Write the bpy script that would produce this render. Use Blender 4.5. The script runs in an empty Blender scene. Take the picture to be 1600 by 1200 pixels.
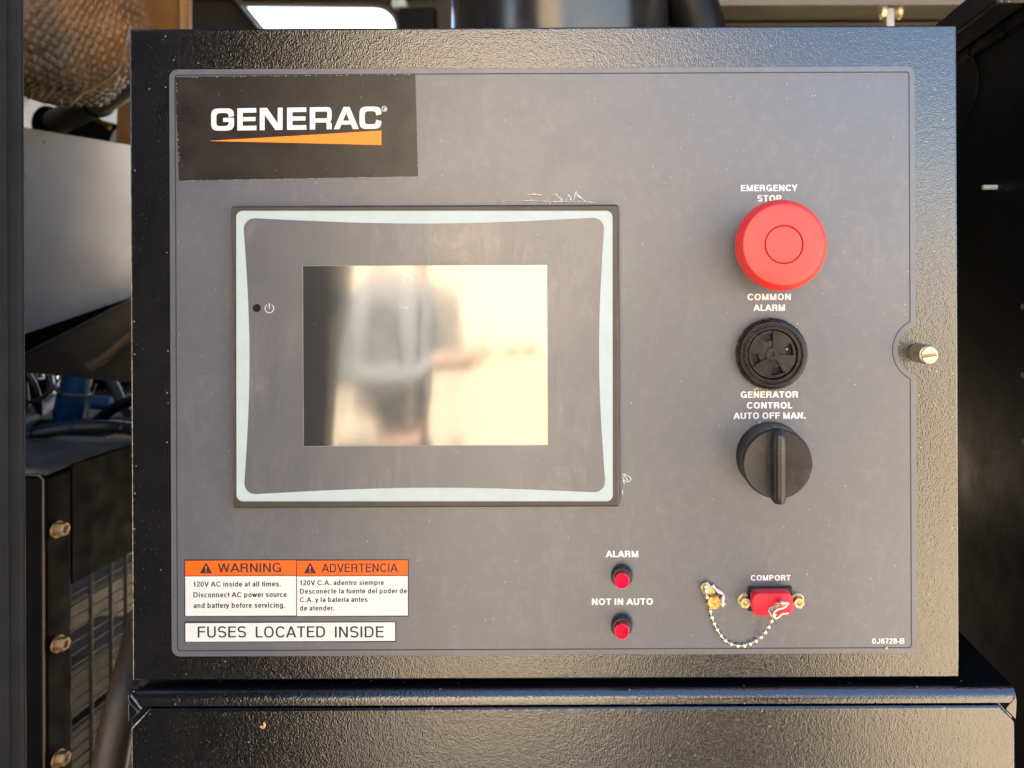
import bpy, bmesh, math, random
from math import sin, cos, pi, radians, sqrt, atan2
from mathutils import Vector, Matrix, noise
random.seed(7)
SC = bpy.context.scene

# ------------------------------------------------------------------ camera
F = 1150.0            # focal length in photo pixels (photo 1600 wide)
D = 0.3464            # camera to door plane, metres
PX, PY = 970.0, 450.0 # where the door's normal meets the picture
CZ = 1.45
ROLL = radians(0.25)
CAM = Vector((0.0, -D, CZ))
cam_d = bpy.data.cameras.new("camera")
cam = bpy.data.objects.new("camera", cam_d)
SC.collection.objects.link(cam)
cam_d.sensor_width = 36.0
cam_d.lens = F / 1600.0 * 36.0
cam_d.shift_x = (800 - PX) / 1600.0
cam_d.shift_y = (PY - 600) / 1600.0
cam_d.clip_start = 0.01
cam_d.clip_end = 500
cam.location = CAM
cam.rotation_euler = (radians(90), ROLL, 0)
cam_d.dof.use_dof = True
cam_d.dof.focus_distance = D - 0.004
cam_d.dof.aperture_fstop = 11.0
SC.camera = cam
RIGHT = Vector((cos(ROLL), 0, -sin(ROLL)))
UP = Vector((sin(ROLL), 0, cos(ROLL)))

# ------------------------------------------------------------------ world and sun
SUN_EL, SUN_AZ = radians(52), radians(14)    # sun stands behind the enclosure, a little to the right
world = bpy.data.worlds.new("World")
SC.world = world
world.use_nodes = True
wn = world.node_tree
bg = wn.nodes["Background"]
sky = wn.nodes.new("ShaderNodeTexSky")
sky.sky_type = 'NISHITA'
sky.sun_disc = False
sky.sun_elevation = SUN_EL
sky.sun_rotation = SUN_AZ
wn.links.new(sky.outputs[0], bg.inputs[0])
bg.inputs[1].default_value = 0.10
sun_d = bpy.data.lights.new("sun", 'SUN')
sun_d.energy = 4.5
sun_d.angle = radians(0.5)
sun_d.color = (1.0, 0.93, 0.82)
sun = bpy.data.objects.new("sun", sun_d)
SC.collection.objects.link(sun)
sdir = Vector((sin(SUN_AZ) * cos(SUN_EL), cos(SUN_AZ) * cos(SUN_EL), sin(SUN_EL)))
sun.rotation_euler = (-sdir).to_track_quat('-Z', 'Y').to_euler()
sun.location = (0, 0, 6)

SC.view_settings.view_transform = 'Standard'
SC.view_settings.look = 'None'
SC.view_settings.gamma = 1
SC.view_settings.exposure = 2.85
SC.render.engine = 'CYCLES'
try:
    SC.cycles.use_denoising = True
    SC.cycles.sample_clamp_indirect = 12
    SC.cycles.max_bounces = 8
except Exception:
    pass

# ------------------------------------------------------------------ helpers
def at(px, py, y=0.0):
    d = y + D
    return CAM + Vector((0, d, 0)) + RIGHT * ((px - PX) / F * d) + UP * (-(py - PY) / F * d)

def s(y=0.0):
    return (y + D) / F          # metres per photo pixel at depth y

ORG = {}
def wo(o):
    return ORG.get(o.name, Vector((0, 0, 0))) if o else Vector((0, 0, 0))

def thing(name, label, cat, loc=(0, 0, 0), group=None, kind=None):
    o = bpy.data.objects.new(name, None)
    SC.collection.objects.link(o)
    o.empty_display_size = 0.02
    o.location = loc
    ORG[o.name] = Vector(loc)
    if label: o['label'] = label
    if cat: o['category'] = cat
    if group: o['group'] = group
    if kind: o['kind'] = kind
    return o

def tag(o, label=None, cat=None, group=None, kind=None):
    if label: o['label'] = label
    if cat: o['category'] = cat
    if group: o['group'] = group
    if kind: o['kind'] = kind
    return o

def add(name, verts, faces, mat, parent=None, loc=None, smooth=False, sharp=None):
    """verts in world coordinates (loc None) or local about loc"""
    me = bpy.data.meshes.new(name)
    po = wo(parent)
    if loc is None:
        base = po if parent else Vector((0, 0, 0))
        vs = [Vector(v) - base for v in verts]
        l = Vector((0, 0, 0)); w = base
    else:
        vs = verts; w = Vector(loc); l = w - po
    me.from_pydata([tuple(v) for v in vs], [], faces)
    me.validate(); me.update()
    bm = bmesh.new(); bm.from_mesh(me)
    bmesh.ops.recalc_face_normals(bm, faces=bm.faces)
    bm.to_mesh(me); bm.free()
    me.materials.append(mat)
    if smooth:
        me.shade_smooth()
        if sharp: me.set_sharp_from_angle(angle=radians(sharp))
    o = bpy.data.objects.new(name, me)
    SC.collection.objects.link(o)
    o.location = l
    if parent: o.parent = parent
    ORG[o.name] = w
    return o

def dup(o, loc, parent=None, rot=None):
    c = o.copy()
    SC.collection.objects.link(c)
    p = parent or o.parent
    c.parent = p
    c.location = Vector(loc) - wo(p)
    if rot is not None: c.rotation_euler = rot
    ORG[c.name] = Vector(loc)
    return c

def bevel_mod(o, w, seg=2, ang=30):
    m = o.modifiers.new("bevel", 'BEVEL')
    m.width = w; m.segments = seg; m.limit_method = 'ANGLE'; m.angle_limit = radians(ang)
    o.data.shade_smooth()
    o.data.set_sharp_from_angle(angle=radians(50))
    m.harden_normals = False
    return o

def box_vf(a, b):
    x0, y0, z0 = a; x1, y1, z1 = b
    v = [(x0, y0, z0), (x1, y0, z0), (x1, y1, z0), (x0, y1, z0), (x0, y0, z1), (x1, y0, z1), (x1, y1, z1), (x0, y1, z1)]
    f = [(0, 1, 2, 3), (4, 5, 6, 7), (0, 1, 5, 4), (1, 2, 6, 5), (2, 3, 7, 6), (3, 0, 4, 7)]
    return v, f

def box(name, a, b, mat, parent=None, bev=0.0):
    v, f = box_vf(a, b)
    o = add(name, v, f, mat, parent)
    if bev: bevel_mod(o, bev)
    return o

def boxes(name, lst, mat, parent=None, bev=0):
    V, Fc = [], []
    for a, b in lst:
        v, f = box_vf(a, b)
        n = len(V); V += v; Fc += [tuple(i + n for i in q) for q in f]
    o = add(name, V, Fc, mat, parent)
    if bev: bevel_mod(o, bev)
    return o

def prism(name, pts, y0, y1, mat, parent=None, bev=0.0):
    """outline of (x,z) world points, from y0 (front) to y1 (back)"""
    n = len(pts)
    v = [(p[0], y0, p[1]) for p in pts] + [(p[0], y1, p[1]) for p in pts]
    f = [tuple(range(n)), tuple(range(2 * n - 1, n - 1, -1))] + [(i, (i + 1) % n, n + (i + 1) % n, n + i) for i in range(n)]
    o = add(name, v, f, mat, parent)
    if bev: bevel_mod(o, bev)
    return o

def ring(name, outer, inner, y0, y1, mat, parent=None, bev=0.0):
    n = len(outer); assert n == len(inner)
    v = [(p[0], y0, p[1]) for p in outer] + [(p[0], y0, p[1]) for p in inner] + [(p[0], y1, p[1]) for p in outer] + [(p[0], y1, p[1]) for p in inner]
    f = []
    for i in range(n):
        j = (i + 1) % n
        f += [(i, j, n + j, n + i), (2 * n + i, 2 * n + j, 3 * n + j, 3 * n + i), (i, j, 2 * n + j, 2 * n + i), (n + i, n + j, 3 * n + j, 3 * n + i)]
    o = add(name, v, f, mat, parent)
    if bev: bevel_mod(o, bev)
    return o

def P2(px, py, y=0.0):
    p = at(px, py, y); return (p.x, p.z)

def rrect(x0, y0, x1, y1, r, y=0.0, seg=5):
    """rounded rectangle given in photo pixels at depth y -> axis-aligned (x,z) outline"""
    c = P2((x0 + x1) / 2, (y0 + y1) / 2, y); k = s(y)
    hw, hh = (x1 - x0) / 2 * k, (y1 - y0) / 2 * k; r = r * k
    out = []
    for cx, cz, a0 in ((hw - r, hh - r, 0), (-hw + r, hh - r, 90), (-hw + r, -hh + r, 180), (hw - r, -hh + r, 270)):
        for i in range(seg + 1):
            a = radians(a0 + 90 * i / seg)
            out.append((c[0] + cx + r * cos(a), c[1] + cz + r * sin(a)))
    return out

def lathe(name, c, y0, prof, mat, parent=None, n=48, mod=None, smooth=True, sharp=35):
    """profile [(radius, height toward the camera)] turned about the y axis through c=(x,z)"""
    V, Fc = [], []
    for r, h in prof:
        for i in range(n):
            a = 2 * pi * i / n
            rr = r * (mod(a, h) if mod else 1.0)
            V.append((c[0] + rr * cos(a), y0 - h, c[1] + rr * sin(a)))
    m = len(prof)
    for k in range(m - 1):
        for i in range(n):
            j = (i + 1) % n
            Fc.append((k * n + i, k * n + j, (k + 1) * n + j, (k + 1) * n + i))
    Fc.append(tuple(range(n))); Fc.append(tuple(range((m - 1) * n, m * n)))
    return add(name, V, Fc, mat, parent, smooth=smooth, sharp=sharp)

def tube(name, pts, r, mat, parent=None, n=12, closed=False, rfun=None):
    pts = [Vector(p) for p in pts]
    V, Fc = [], []
    m = len(pts); up = Vector((0, 0, 1))
    prev = None
    for k in range(m):
        a = pts[k - 1] if (k > 0 or closed) else pts[k]
        b = pts[(k + 1) % m] if (k < m - 1 or closed) else pts[k]
        t = (b - a).normalized()
        if prev is None:
            ref = Vector((0, 1, 0)) if abs(t.y) < 0.9 else Vector((1, 0, 0))
            u = t.cross(ref).normalized()
        else:
            u = (prev - t * prev.dot(t)).normalized()
        prev = u
        w = t.cross(u)
        rr = rfun(k / (m - 1)) * r if rfun else r
        for i in range(n):
            an = 2 * pi * i / n
            V.append(pts[k] + (u * cos(an) + w * sin(an)) * rr)
    for k in range(m - 1 + (1 if closed else 0)):
        for i in range(n):
            j = (i + 1) % n; k2 = (k + 1) % m
            Fc.append((k * n + i, k * n + j, k2 * n + j, k2 * n + i))
    if not closed:
        Fc.append(tuple(range(n))); Fc.append(tuple(range((m - 1) * n, m * n)))
    return add(name, V, Fc, mat, parent, smooth=True, sharp=50)

def spline(pts, n=8):
    pts = [Vector(p) for p in pts]
    out = []
    for i in range(len(pts) - 1):
        p0 = pts[max(i - 1, 0)]; p1 = pts[i]; p2 = pts[i + 1]; p3 = pts[min(i + 2, len(pts) - 1)]
        for k in range(n):
            t = k / n
            out.append(0.5 * ((2 * p1) + (p2 - p0) * t + (2 * p0 - 5 * p1 + 4 * p2 - p3) * t * t + (3 * p1 - p0 - 3 * p2 + p3) * t ** 3))
    out.append(pts[-1])
    return out

# ------------------------------------------------------------------ materials
class N:
    def __init__(self, name):
        self.m = bpy.data.materials.new(name); self.m.use_nodes = True
        self.t = self.m.node_tree; self.b = self.t.nodes["Principled BSDF"]
        self.tc = self.t.nodes.new("ShaderNodeTexCoord")
    def nd(self, typ, **kw):
        n = self.t.nodes.new(typ)
        for k, v in kw.items():
            if k in n.inputs: n.inputs[k].default_value = v
            else: setattr(n, k, v)
        return n
    def l(self, a, b): self.t.links.new(a, b)
    def noise(self, scale, detail=2, rough=0.5, vec=None, distort=0):
        n = self.nd("ShaderNodeTexNoise"); n.inputs['Scale'].default_value = scale; n.inputs['Detail'].default_value = detail
        n.inputs['Roughness'].default_value = rough; n.inputs['Distortion'].default_value = distort
        self.l(vec if vec is not None else self.tc.outputs['Object'], n.inputs['Vector'])
        return n.outputs[0]
    def vor(self, scale, feature='F1', vec=None):
        n = self.nd("ShaderNodeTexVoronoi"); n.feature = feature; n.inputs['Scale'].default_value = scale
        self.l(vec if vec is not None else self.tc.outputs['Object'], n.inputs['Vector'])
        return n
    def ramp(self, src, lo, hi, a=0.0, b=1.0):
        n = self.nd("ShaderNodeMapRange"); n.inputs[1].default_value = lo; n.inputs[2].default_value = hi
        n.inputs[3].default_value = a; n.inputs[4].default_value = b
        self.l(src, n.inputs[0]); return n.outputs[0]
    def math(self, op, a, b):
        n = self.nd("ShaderNodeMath"); n.operation = op
        for i, q in enumerate((a, b)):
            if isinstance(q, (int, float)): n.inputs[i].default_value = q
            else: self.l(q, n.inputs[i])
        return n.outputs[0]
    def mix(self, fac, a, b):
        n = self.nd("ShaderNodeMix"); n.data_type = 'RGBA'
        if isinstance(fac, (int, float)): n.inputs[0].default_value = fac
        else: self.l(fac, n.inputs[0])
        for i, q in ((6, a), (7, b)):
            if isinstance(q, tuple): n.inputs[i].default_value = (*q, 1)
            else: self.l(q, n.inputs[i])
        return n.outputs[2]
    def bump(self, h, strength, dist, prev=None):
        n = self.nd("ShaderNodeBump"); n.inputs['Strength'].default_value = strength; n.inputs['Distance'].default_value = dist
        self.l(h, n.inputs['Height'])
        if prev is not None: self.l(prev, n.inputs['Normal'])
        return n.outputs[0]
    def done(self, base=None, rough=None, metal=None, normal=None, spec=None, ior=None):
        for k, v in (('Base Color', base), ('Roughness', rough), ('Metallic', metal), ('Normal', normal), ('Specular IOR Level', spec), ('IOR', ior)):
            if v is None: continue
            if isinstance(v, tuple): self.b.inputs[k].default_value = (*v, 1)
            elif isinstance(v, (int, float)): self.b.inputs[k].default_value = v
            else: self.l(v, self.b.inputs[k])
        return self.m

def plain(name, base, rough=0.5, metal=0.0, ior=1.5, var=0.15, vscale=120, bumps=None, dust=0.0):
    m = N(name)
    nz = m.noise(vscale, 3, 0.6)
    k = m.ramp(nz, 0.3, 0.7, 1 - var, 1 + var)
    col = m.nd("ShaderNodeMix"); col.data_type = 'RGBA'; col.blend_type = 'MULTIPLY'; col.inputs[0].default_value = 1
    col.inputs[6].default_value = (*base, 1)
    cmb = m.nd("ShaderNodeCombineColor")
    for i in range(3): m.l(k, cmb.inputs[i])
    m.l(cmb.outputs[0], col.inputs[7])
    nrm = None
    if bumps: nrm = m.bump(m.noise(bumps[0], 2), bumps[1], bumps[2])
    out = col.outputs[2]
    if dust:
        out = m.mix(m.math('MULTIPLY', m.math('MAXIMUM', specks(m, 330, 0.07, 2.2, 0.3), m.ramp(m.noise(70, 5, 0.8), 0.5, 0.8, 0, 0.12)), dust), out, (0.5, 0.47, 0.43))
    r = m.ramp(m.noise(vscale * 0.5, 2), 0.3, 0.7, max(0.02, rough * 0.85), min(1, rough * 1.15))
    return m.done(out, r, metal, nrm, ior=ior)

def specks(m, scale, rad, seed=0.0, keep=0.5):
    """small dust grains: mask 0..1"""
    mp = m.nd("ShaderNodeMapping"); mp.inputs['Location'].default_value = (seed, seed * 1.7, seed * 0.3)
    m.l(m.tc.outputs['Object'], mp.inputs['Vector'])
    v = m.vor(scale, vec=mp.outputs[0])
    d = m.ramp(v.outputs['Distance'], rad, rad * 0.5, 0, 1)
    sep = m.nd("ShaderNodeSeparateColor"); m.l(v.outputs['Color'], sep.inputs[0])
    kp = m.math('GREATER_THAN', sep.outputs[0], 1 - keep)
    return m.math('MULTIPLY', d, kp)

def mat_powder(name, base=(0.0045, 0.005, 0.0065), rough=0.16, grain=1300, strength=0.30, dust=1.0, ior=2.0):
    m = N(name)
    h = m.noise(grain, 1.6, 0.5)
    h2 = m.noise(grain * 0.33, 1, 0.5)
    hh = m.math('ADD', h, m.math('MULTIPLY', h2, 0.6))
    nrm = m.bump(hh, strength, 0.0005)
    cl = m.ramp(m.noise(30, 4, 0.7), 0.52, 0.75, 0.0, 0.012)
    sp = specks(m, 260, 0.13, 1.3, 0.25 * dust)
    sp2 = specks(m, 700, 0.16, 5.1, 0.2 * dust)
    msk = m.math('MAXIMUM', sp, m.math('MULTIPLY', sp2, 0.5))
    col = m.mix(cl, base, (0.25, 0.25, 0.26))
    col = m.mix(m.math('MULTIPLY', msk, 0.45), col, (0.45, 0.43, 0.40))
    rg = m.ramp(m.noise(55, 3, 0.6), 0.35, 0.75, 0.0, rough * 0.3)
    pit = m.ramp(h, 0.50, 0.38, 0.0, 1.0)
    rg = m.math('ADD', rg, m.math('MULTIPLY', pit, 0.03))
    rg = m.math('ADD', rg, rough * 0.85)
    return m.done(col, rg, 0.0, nrm, ior=ior)

POWDER = mat_powder("black_powder_coat")
POWDER_DIM = mat_powder("black_powder_coat_satin", (0.006, 0.006, 0.0065), 0.42, 900, 0.25, 0.6, 1.45)

def mat_face():
    m = N("grey_printed_overlay")
    big = m.noise(14, 4, 0.65, distort=0.6)
    # streaky water marks
    mp = m.nd("ShaderNodeMapping"); mp.inputs['Scale'].default_value = (1, 1, 0.35)
    m.l(m.tc.outputs['Object'], mp.inputs['Vector'])
    st = m.noise(75, 5, 0.75, vec=mp.outputs[0], distort=1.5)
    blot = m.math('MULTIPLY', m.ramp(st, 0.52, 0.66), m.ramp(big, 0.42, 0.62))
    sp = specks(m, 170, 0.045, 0.7, 0.30)
    sp2 = specks(m, 420, 0.09, 3.7, 0.06)
    msk = m.math('MAXIMUM', sp, sp2)
    col = m.mix(m.math('MULTIPLY', blot, 0.16), (0.078, 0.088, 0.110), (0.24, 0.22, 0.21))
    col = m.mix(m.math('MULTIPLY', m.ramp(m.noise(180, 4, 0.7), 0.5, 0.72), 0.12), col, (0.26, 0.24, 0.23))
    col = m.mix(m.math('MULTIPLY', msk, 0.75), col, (0.75, 0.73, 0.70))
    rg = m.ramp(m.noise(25, 4, 0.7), 0.3, 0.75, 0.34, 0.44)
    nrm = m.bump(m.noise(1500, 1), 0.12, 0.0002)
    return m.done(col, rg, 0, nrm, ior=1.85)
FACE = mat_face()

def mat_bezelface():
    m = N("dark_grey_screen_bezel_film")
    mp = m.nd("ShaderNodeMapping"); mp.inputs['Scale'].default_value = (1, 1, 0.3)
    m.l(m.tc.outputs['Object'], mp.inputs['Vector'])
    st = m.noise(60, 5, 0.75, vec=mp.outputs[0], distort=1.2)
    big = m.noise(11, 3, 0.6)
    # residue gathers on the right hand half of the film
    sx = m.nd("ShaderNodeSeparateXYZ"); m.l(m.tc.outputs['Object'], sx.inputs[0])
    blot = m.math('MULTIPLY', m.ramp(st, 0.46, 0.62), m.ramp(big, 0.40, 0.60))
    fine = m.ramp(m.noise(260, 4, 0.8), 0.48, 0.68)
    blot = m.math('MULTIPLY', blot, m.ramp(fine, 0, 1, 0.5, 1.0))
    col = m.mix(m.math('MULTIPLY', blot, 0.40), (0.084, 0.093, 0.110), (0.32, 0.27, 0.24))
    sp = specks(m, 210, 0.045, 2.7, 0.25)
    col = m.mix(m.math('MULTIPLY', sp, 0.6), col, (0.7, 0.68, 0.65))
    rg = m.ramp(m.noise(35, 4, 0.7), 0.3, 0.75, 0.28, 0.40)
    return m.done(col, rg, 0, None, ior=1.8)
BEZEL = mat_bezelface()

def mat_display():
    m = N("silvery_touch_glass")
    mp = m.nd("ShaderNodeMapping"); mp.inputs['Scale'].default_value = (1, 1, 0.16)
    m.l(m.tc.outputs['Object'], mp.inputs['Vector'])
    w = m.noise(26, 1, 0.4, vec=mp.outputs[0])
    nrm = m.bump(w, 1.0, 0.0011)
    sp = specks(m, 330, 0.07, 1.9, 0.18)
    # dried drop rings
    v = m.vor(75)
    rr = m.math('MULTIPLY', m.ramp(v.outputs['Distance'], 0.20, 0.225), m.ramp(v.outputs['Distance'], 0.25, 0.225))
    sep = m.nd("ShaderNodeSeparateColor"); m.l(v.outputs['Color'], sep.inputs[0])
    rr = m.math('MULTIPLY', rr, m.math('GREATER_THAN', sep.outputs[1], 0.93))
    rr = m.math('MULTIPLY', rr, m.ramp(m.noise(200, 3), 0.45, 0.6))
    msk = m.math('MAXIMUM', sp, m.math('MULTIPLY', rr, 0.6))
    col = m.mix(m.math('MULTIPLY', msk, 0.5), (0.26, 0.265, 0.26), (0.75, 0.75, 0.72))
    met = m.ramp(msk, 0, 1, 0.88, 0.3)
    return m.done(col, m.ramp(m.noise(40, 4, 0.7), 0.3, 0.7, 0.06, 0.10), met, nrm, ior=1.5)
DISPLAY = mat_display()

WHITE = plain("white_print", (0.72, 0.72, 0.72), 0.5, var=0.05, vscale=300)
LABEL_WHITE = plain("white_label_vinyl", (0.66, 0.68, 0.68), 0.45, var=0.03)
BLACKPRINT = plain("dark_print", (0.018, 0.016, 0.016), 0.5)
LINEPRINT = plain("dark_border_print", (0.022, 0.022, 0.028), 0.5)
ORANGE = plain("orange_print", (0.88, 0.115, 0.003), 0.45, var=0.04)
WEDGE = plain("light_orange_print", (0.92, 0.25, 0.022), 0.45, var=0.04)
PALE = plain("pale_aqua_print", (0.42, 0.51, 0.52), 0.45, var=0.04)
FRAME = plain("screen_housing_plastic", (0.050, 0.045, 0.040), 0.42, var=0.2, bumps=(1500, 0.2, 0.0002))
def mat_sticker():
    m = N("black_logo_vinyl")
    sp = specks(m, 300, 0.08, 4.4, 0.25); sp2 = specks(m, 900, 0.15, 2.2, 0.15)
    msk = m.math('MAXIMUM', m.math('MULTIPLY', sp, 0.8), m.math('MULTIPLY', sp2, 0.3))
    col = m.mix(m.ramp(m.noise(40, 5, 0.7), 0.45, 0.75, 0, 0.08), (0.013, 0.011, 0.011), (0.2, 0.18, 0.16))
    col = m.mix(msk, col, (0.35, 0.33, 0.32))
    return m.done(col, m.ramp(m.noise(60, 4, 0.7), 0.3, 0.7, 0.27, 0.4), 0, m.bump(m.noise(1300, 1), 0.15, 0.0002), ior=1.5)
STICKER = mat_sticker()
RED = plain("red_mushroom_plastic", (0.84, 0.040, 0.034), 0.45, var=0.05, vscale=60, dust=0.2, ior=1.65)
REDGAP = plain("shaded_red_groove", (0.30, 0.006, 0.008), 0.6)
BUZZ = plain("buzzer_black_plastic", (0.012, 0.010, 0.010), 0.28, var=0.2, dust=0.7)
BUZZ_IN = plain("buzzer_matt_black_plastic", (0.016, 0.014, 0.013), 0.3, var=0.25, dust=0.8)
VOID = plain("black_void_plastic", (0.004, 0.004, 0.005), 0.3)
KNOB = plain("switch_black_plastic", (0.016, 0.015, 0.015), 0.34, var=0.3, bumps=(1800, 0.25, 0.0002), dust=0.8)
LENS = plain("red_lamp_lens", (0.90, 0.0, 0.040), 0.3, var=0.05, ior=1.22)
LENSDARK = plain("dark_red_lens_side", (0.36, 0.004, 0.018), 0.25)
COLLAR = plain("lamp_collar_plastic", (0.020, 0.023, 0.028), 0.4, bumps=(1500, 0.3, 0.0002))
REDRUB = plain("red_rubber_cap", (0.80, 0.014, 0.040), 0.5, var=0.05, bumps=(1200, 0.1, 0.0002))
BRASS = plain("zinc_yellow_metal", (0.62, 0.55, 0.34), 0.32, 1.0, var=0.15, vscale=500)
COPPER = plain("copper_screw_metal", (0.72, 0.36, 0.14), 0.38, 1.0, var=0.4, vscale=400, bumps=(500, 0.8, 0.0008))
CHAIN = plain("pale_chain_metal", (0.88, 0.82, 0.66), 0.36, 1.0, var=0.1)
STEEL = plain("bright_steel", (0.60, 0.60, 0.60), 0.22, 1.0, var=0.1)
SLOT = plain("brown_slot_metal", (0.34, 0.24, 0.20), 0.5, 0.7)
GLUE = plain("clear_hot_glue", (0.62, 0.60, 0.60), 0.22, var=0.25, vscale=500, bumps=(700, 0.7, 0.0008))
CHIP = plain("tan_chip", (0.60, 0.36, 0.14), 0.6, var=0.3, vscale=800)

# ------------------------------------------------------------------ lettering: a plain grotesque drawn from strokes
def _arc(cx, cy, rx, ry, a0, a1, n=10, p=2.35):
    out = []
    for i in range(n + 1):
        a = radians(a0 + (a1 - a0) * i / n); c_, s_ = cos(a), sin(a)
        out.append((cx + rx * abs(c_) ** (2 / p) * (1 if c_ >= 0 else -1), cy + ry * abs(s_) ** (2 / p) * (1 if s_ >= 0 else -1)))
    return out
def _glyph(ch, w):
    """(advance, pieces): a piece is ('p', polygon) or ('s', centre line)"""
    h = w / 2; X = 0.73; Q = []
    vw = w; hw_ = w * 0.88; e = hw_ / 2
    def V(x, y0, y1): Q.append(('p', [(x - h, y0), (x + h, y0), (x + h, y1), (x - h, y1)]))
    def H(x0, x1, y): Q.append(('p', [(x0, y - e), (x1, y - e), (x1, y + e), (x0, y + e)]))
    def Dg(x0, y0, x1, y1, f=1.0):
        t = 0.5 * w * f * sqrt(1 + ((x1 - x0) / (y1 - y0)) ** 2)
        Q.append(('p', [(x0 - t, y0), (x0 + t, y0), (x1 + t, y1), (x1 - t, y1)]))
    def S(p): Q.append(('s', p))
    L = 0.08
    if ch == ' ': return 0.30, []
    if ch == 'A': W = .70; Dg(L + h * .6 - .03, 0, L + W / 2, 1); Dg(L + W - h * .6 + .03, 0, L + W / 2, 1); H(L + .16, L + W - .16, .30); return W + .14, Q
    if ch in 'BPR':
        W = .66 if ch != 'R' else .69; V(L + h, 0, 1); my = .50 if ch != 'P' else .45
        H(L + w * .9, L + .42, 1 - e); H(L + w * .9, L + .42, my); S(_arc(L + .40, (1 - e + my) / 2, W - .42 - h, (1 - e - my) / 2, 90, -90))
        if ch == 'B': H(L + w * .9, L + .42, e); S(_arc(L + .40, (my + e) / 2, W - .40 - h, (my - e) / 2, 90, -90))
        if ch == 'R': S([(L + .40, my)] + _arc(L + .40, my - .17, W - .44 - h, .17, 90, 0, 6) + [(L + W - .04 - h, .15), (L + W - h, 0)])
        return W + .15, Q
    if ch in 'CGO0QD' and ch != 'D':
        W = .76 if ch in 'COG' else .56; rx, ry = W / 2 - h, .5 + .012 - e; cx = L + W / 2
        if ch == 'C': S(_arc(cx, .5, rx, ry, 32, 328, 26)); return W + .10, Q
        elif ch == 'G':
            S(_arc(cx, .5, rx, ry, 38, 322, 26)); H(cx + .02, L + W, .44); V(L + W - h, 0, .45)
        else: S(_arc(cx, .5, rx, ry, 0, 360, 32))
        return W + .15, Q
    if ch == 'D': W = .70; V(L + h, 0, 1); H(L + w * .9, L + .36, 1 - e); H(L + w * .9, L + .36, e); S(_arc(L + .34, .5, W - .34 - h, .5 - e, 90, -90, 18)); return W + .16, Q
    if ch in 'EF': W = .60; V(L + h, 0, 1); H(L + w * .9, L + W, 1 - e); H(L + w * .9, L + W - .04, .53); (H(L + w * .9, L + W, e) if ch == 'E' else None); return W + .13, Q
    if ch in 'IiLl1' and ch == 'I': V(L + h, 0, 1); return w + .17, Q
    if ch == 'J': W = .50; S([(L + W - h, 1), (L + W - h, .28)] + _arc(L + W / 2, .28, W / 2 - h, .28 + .012 - e, 0, -180, 12)); return W + .15, Q
    if ch == 'L': W = .54; V(L + h, 0, 1); H(L + w * .9, L + W, e); return W + .11, Q
    if ch == 'M': W = .80; V(L + h, 0, 1); V(L + W - h, 0, 1); Dg(L + W / 2, 0, L + h * 1.1, 1, .85); Dg(L + W / 2, 0, L + W - h * 1.1, 1, .85); return W + .16, Q
    if ch == 'N': W = .68; V(L + h, 0, 1); V(L + W - h, 0, 1); Dg(L + W - h * 1.1, 0, L + h * 1.1, 1, .9); return W + .16, Q
    if ch == 'S':
        W = .66; cx = L + W / 2; rx = W / 2 - h; ry = (1.024 - 2 * e) / 4; t = 1.012 - e - ry; b = e - .012 + ry
        S(_arc(cx, t, rx, ry, 22, 230, 16) + [(cx + .02, .5 + .03)] + _arc(cx, b, rx, ry, 50, -160, 16)[0:]); return W + .14, Q
    if ch == 'T': W = .64; V(.05 + W / 2, 0, 1); H(.05, .05 + W, 1 - e); return W + .10, Q
    if ch == 'U': W = .68; S([(L + h, 1), (L + h, .34)] + _arc(L + W / 2, .34, W / 2 - h, .34 + .012 - e, 180, 360, 16) + [(L + W - h, 1)]); return W + .16, Q
    if ch == 'V': W = .68; Dg(.04 + W / 2, 0, .06 + h * .5, 1); Dg(.04 + W / 2, 0, W + .02 - h * .5, 1); return W + .08, Q
    if ch == 'W': W = 1.0; xs_ = [.05 + h * .5, .05 + W * .27, .05 + W * .5, .05 + W * .73, .05 + W - h * .5]; Dg(xs_[1], 0, xs_[0], 1, .9); Dg(xs_[1], 0, xs_[2], 1, .9); Dg(xs_[3], 0, xs_[2], 1, .9); Dg(xs_[3], 0, xs_[4], 1, .9); return W + .10, Q
    if ch == 'Y': W = .68; c_ = .04 + W / 2; Dg(c_, .40, .06 + h * .5, 1); Dg(c_, .40, W + .02 - h * .5, 1); V(c_, 0, .46); return W + .08, Q
    if ch == '1': V(.36, 0, 1); H(.14, .36, .74); return .60, Q
    if ch == '2':
        W = .52; cx = L + W / 2; S(_arc(cx, .72, W / 2 - h, .28 + .012 - e, 170, -40, 14) + [(L + h + .02, .13 + e * .5), (L + h, e)]); H(L, L + W, e); return W + .10, Q
    if ch == '6': W = .54; cx = L + W / 2; S(_arc(cx, .32, W / 2 - h, .33 - e, 0, 360, 24)); S(_arc(cx, .5, W / 2 - h, .512 - e, 35, 185, 14)); return W + .10, Q
    if ch == '7': W = .52; H(L, L + W, 1 - e); Dg(L + .17, 0, L + W - h, 1 - hw_ * .5); return W + .10, Q
    if ch == '8': W = .54; cx = L + W / 2; S(_arc(cx, .75, W / 2 - h - .015, .262 - e, 0, 360, 22)); S(_arc(cx, .275, W / 2 - h, .287 - e + .01, 0, 360, 22)); return W + .10, Q
    if ch == '-': H(.05, .33, .36); return .38, Q
    if ch == '.': V(L + h * 1.05, 0, w * 1.05); return w + .17, Q
    # lower case
    r = .27; W = .54
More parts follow.
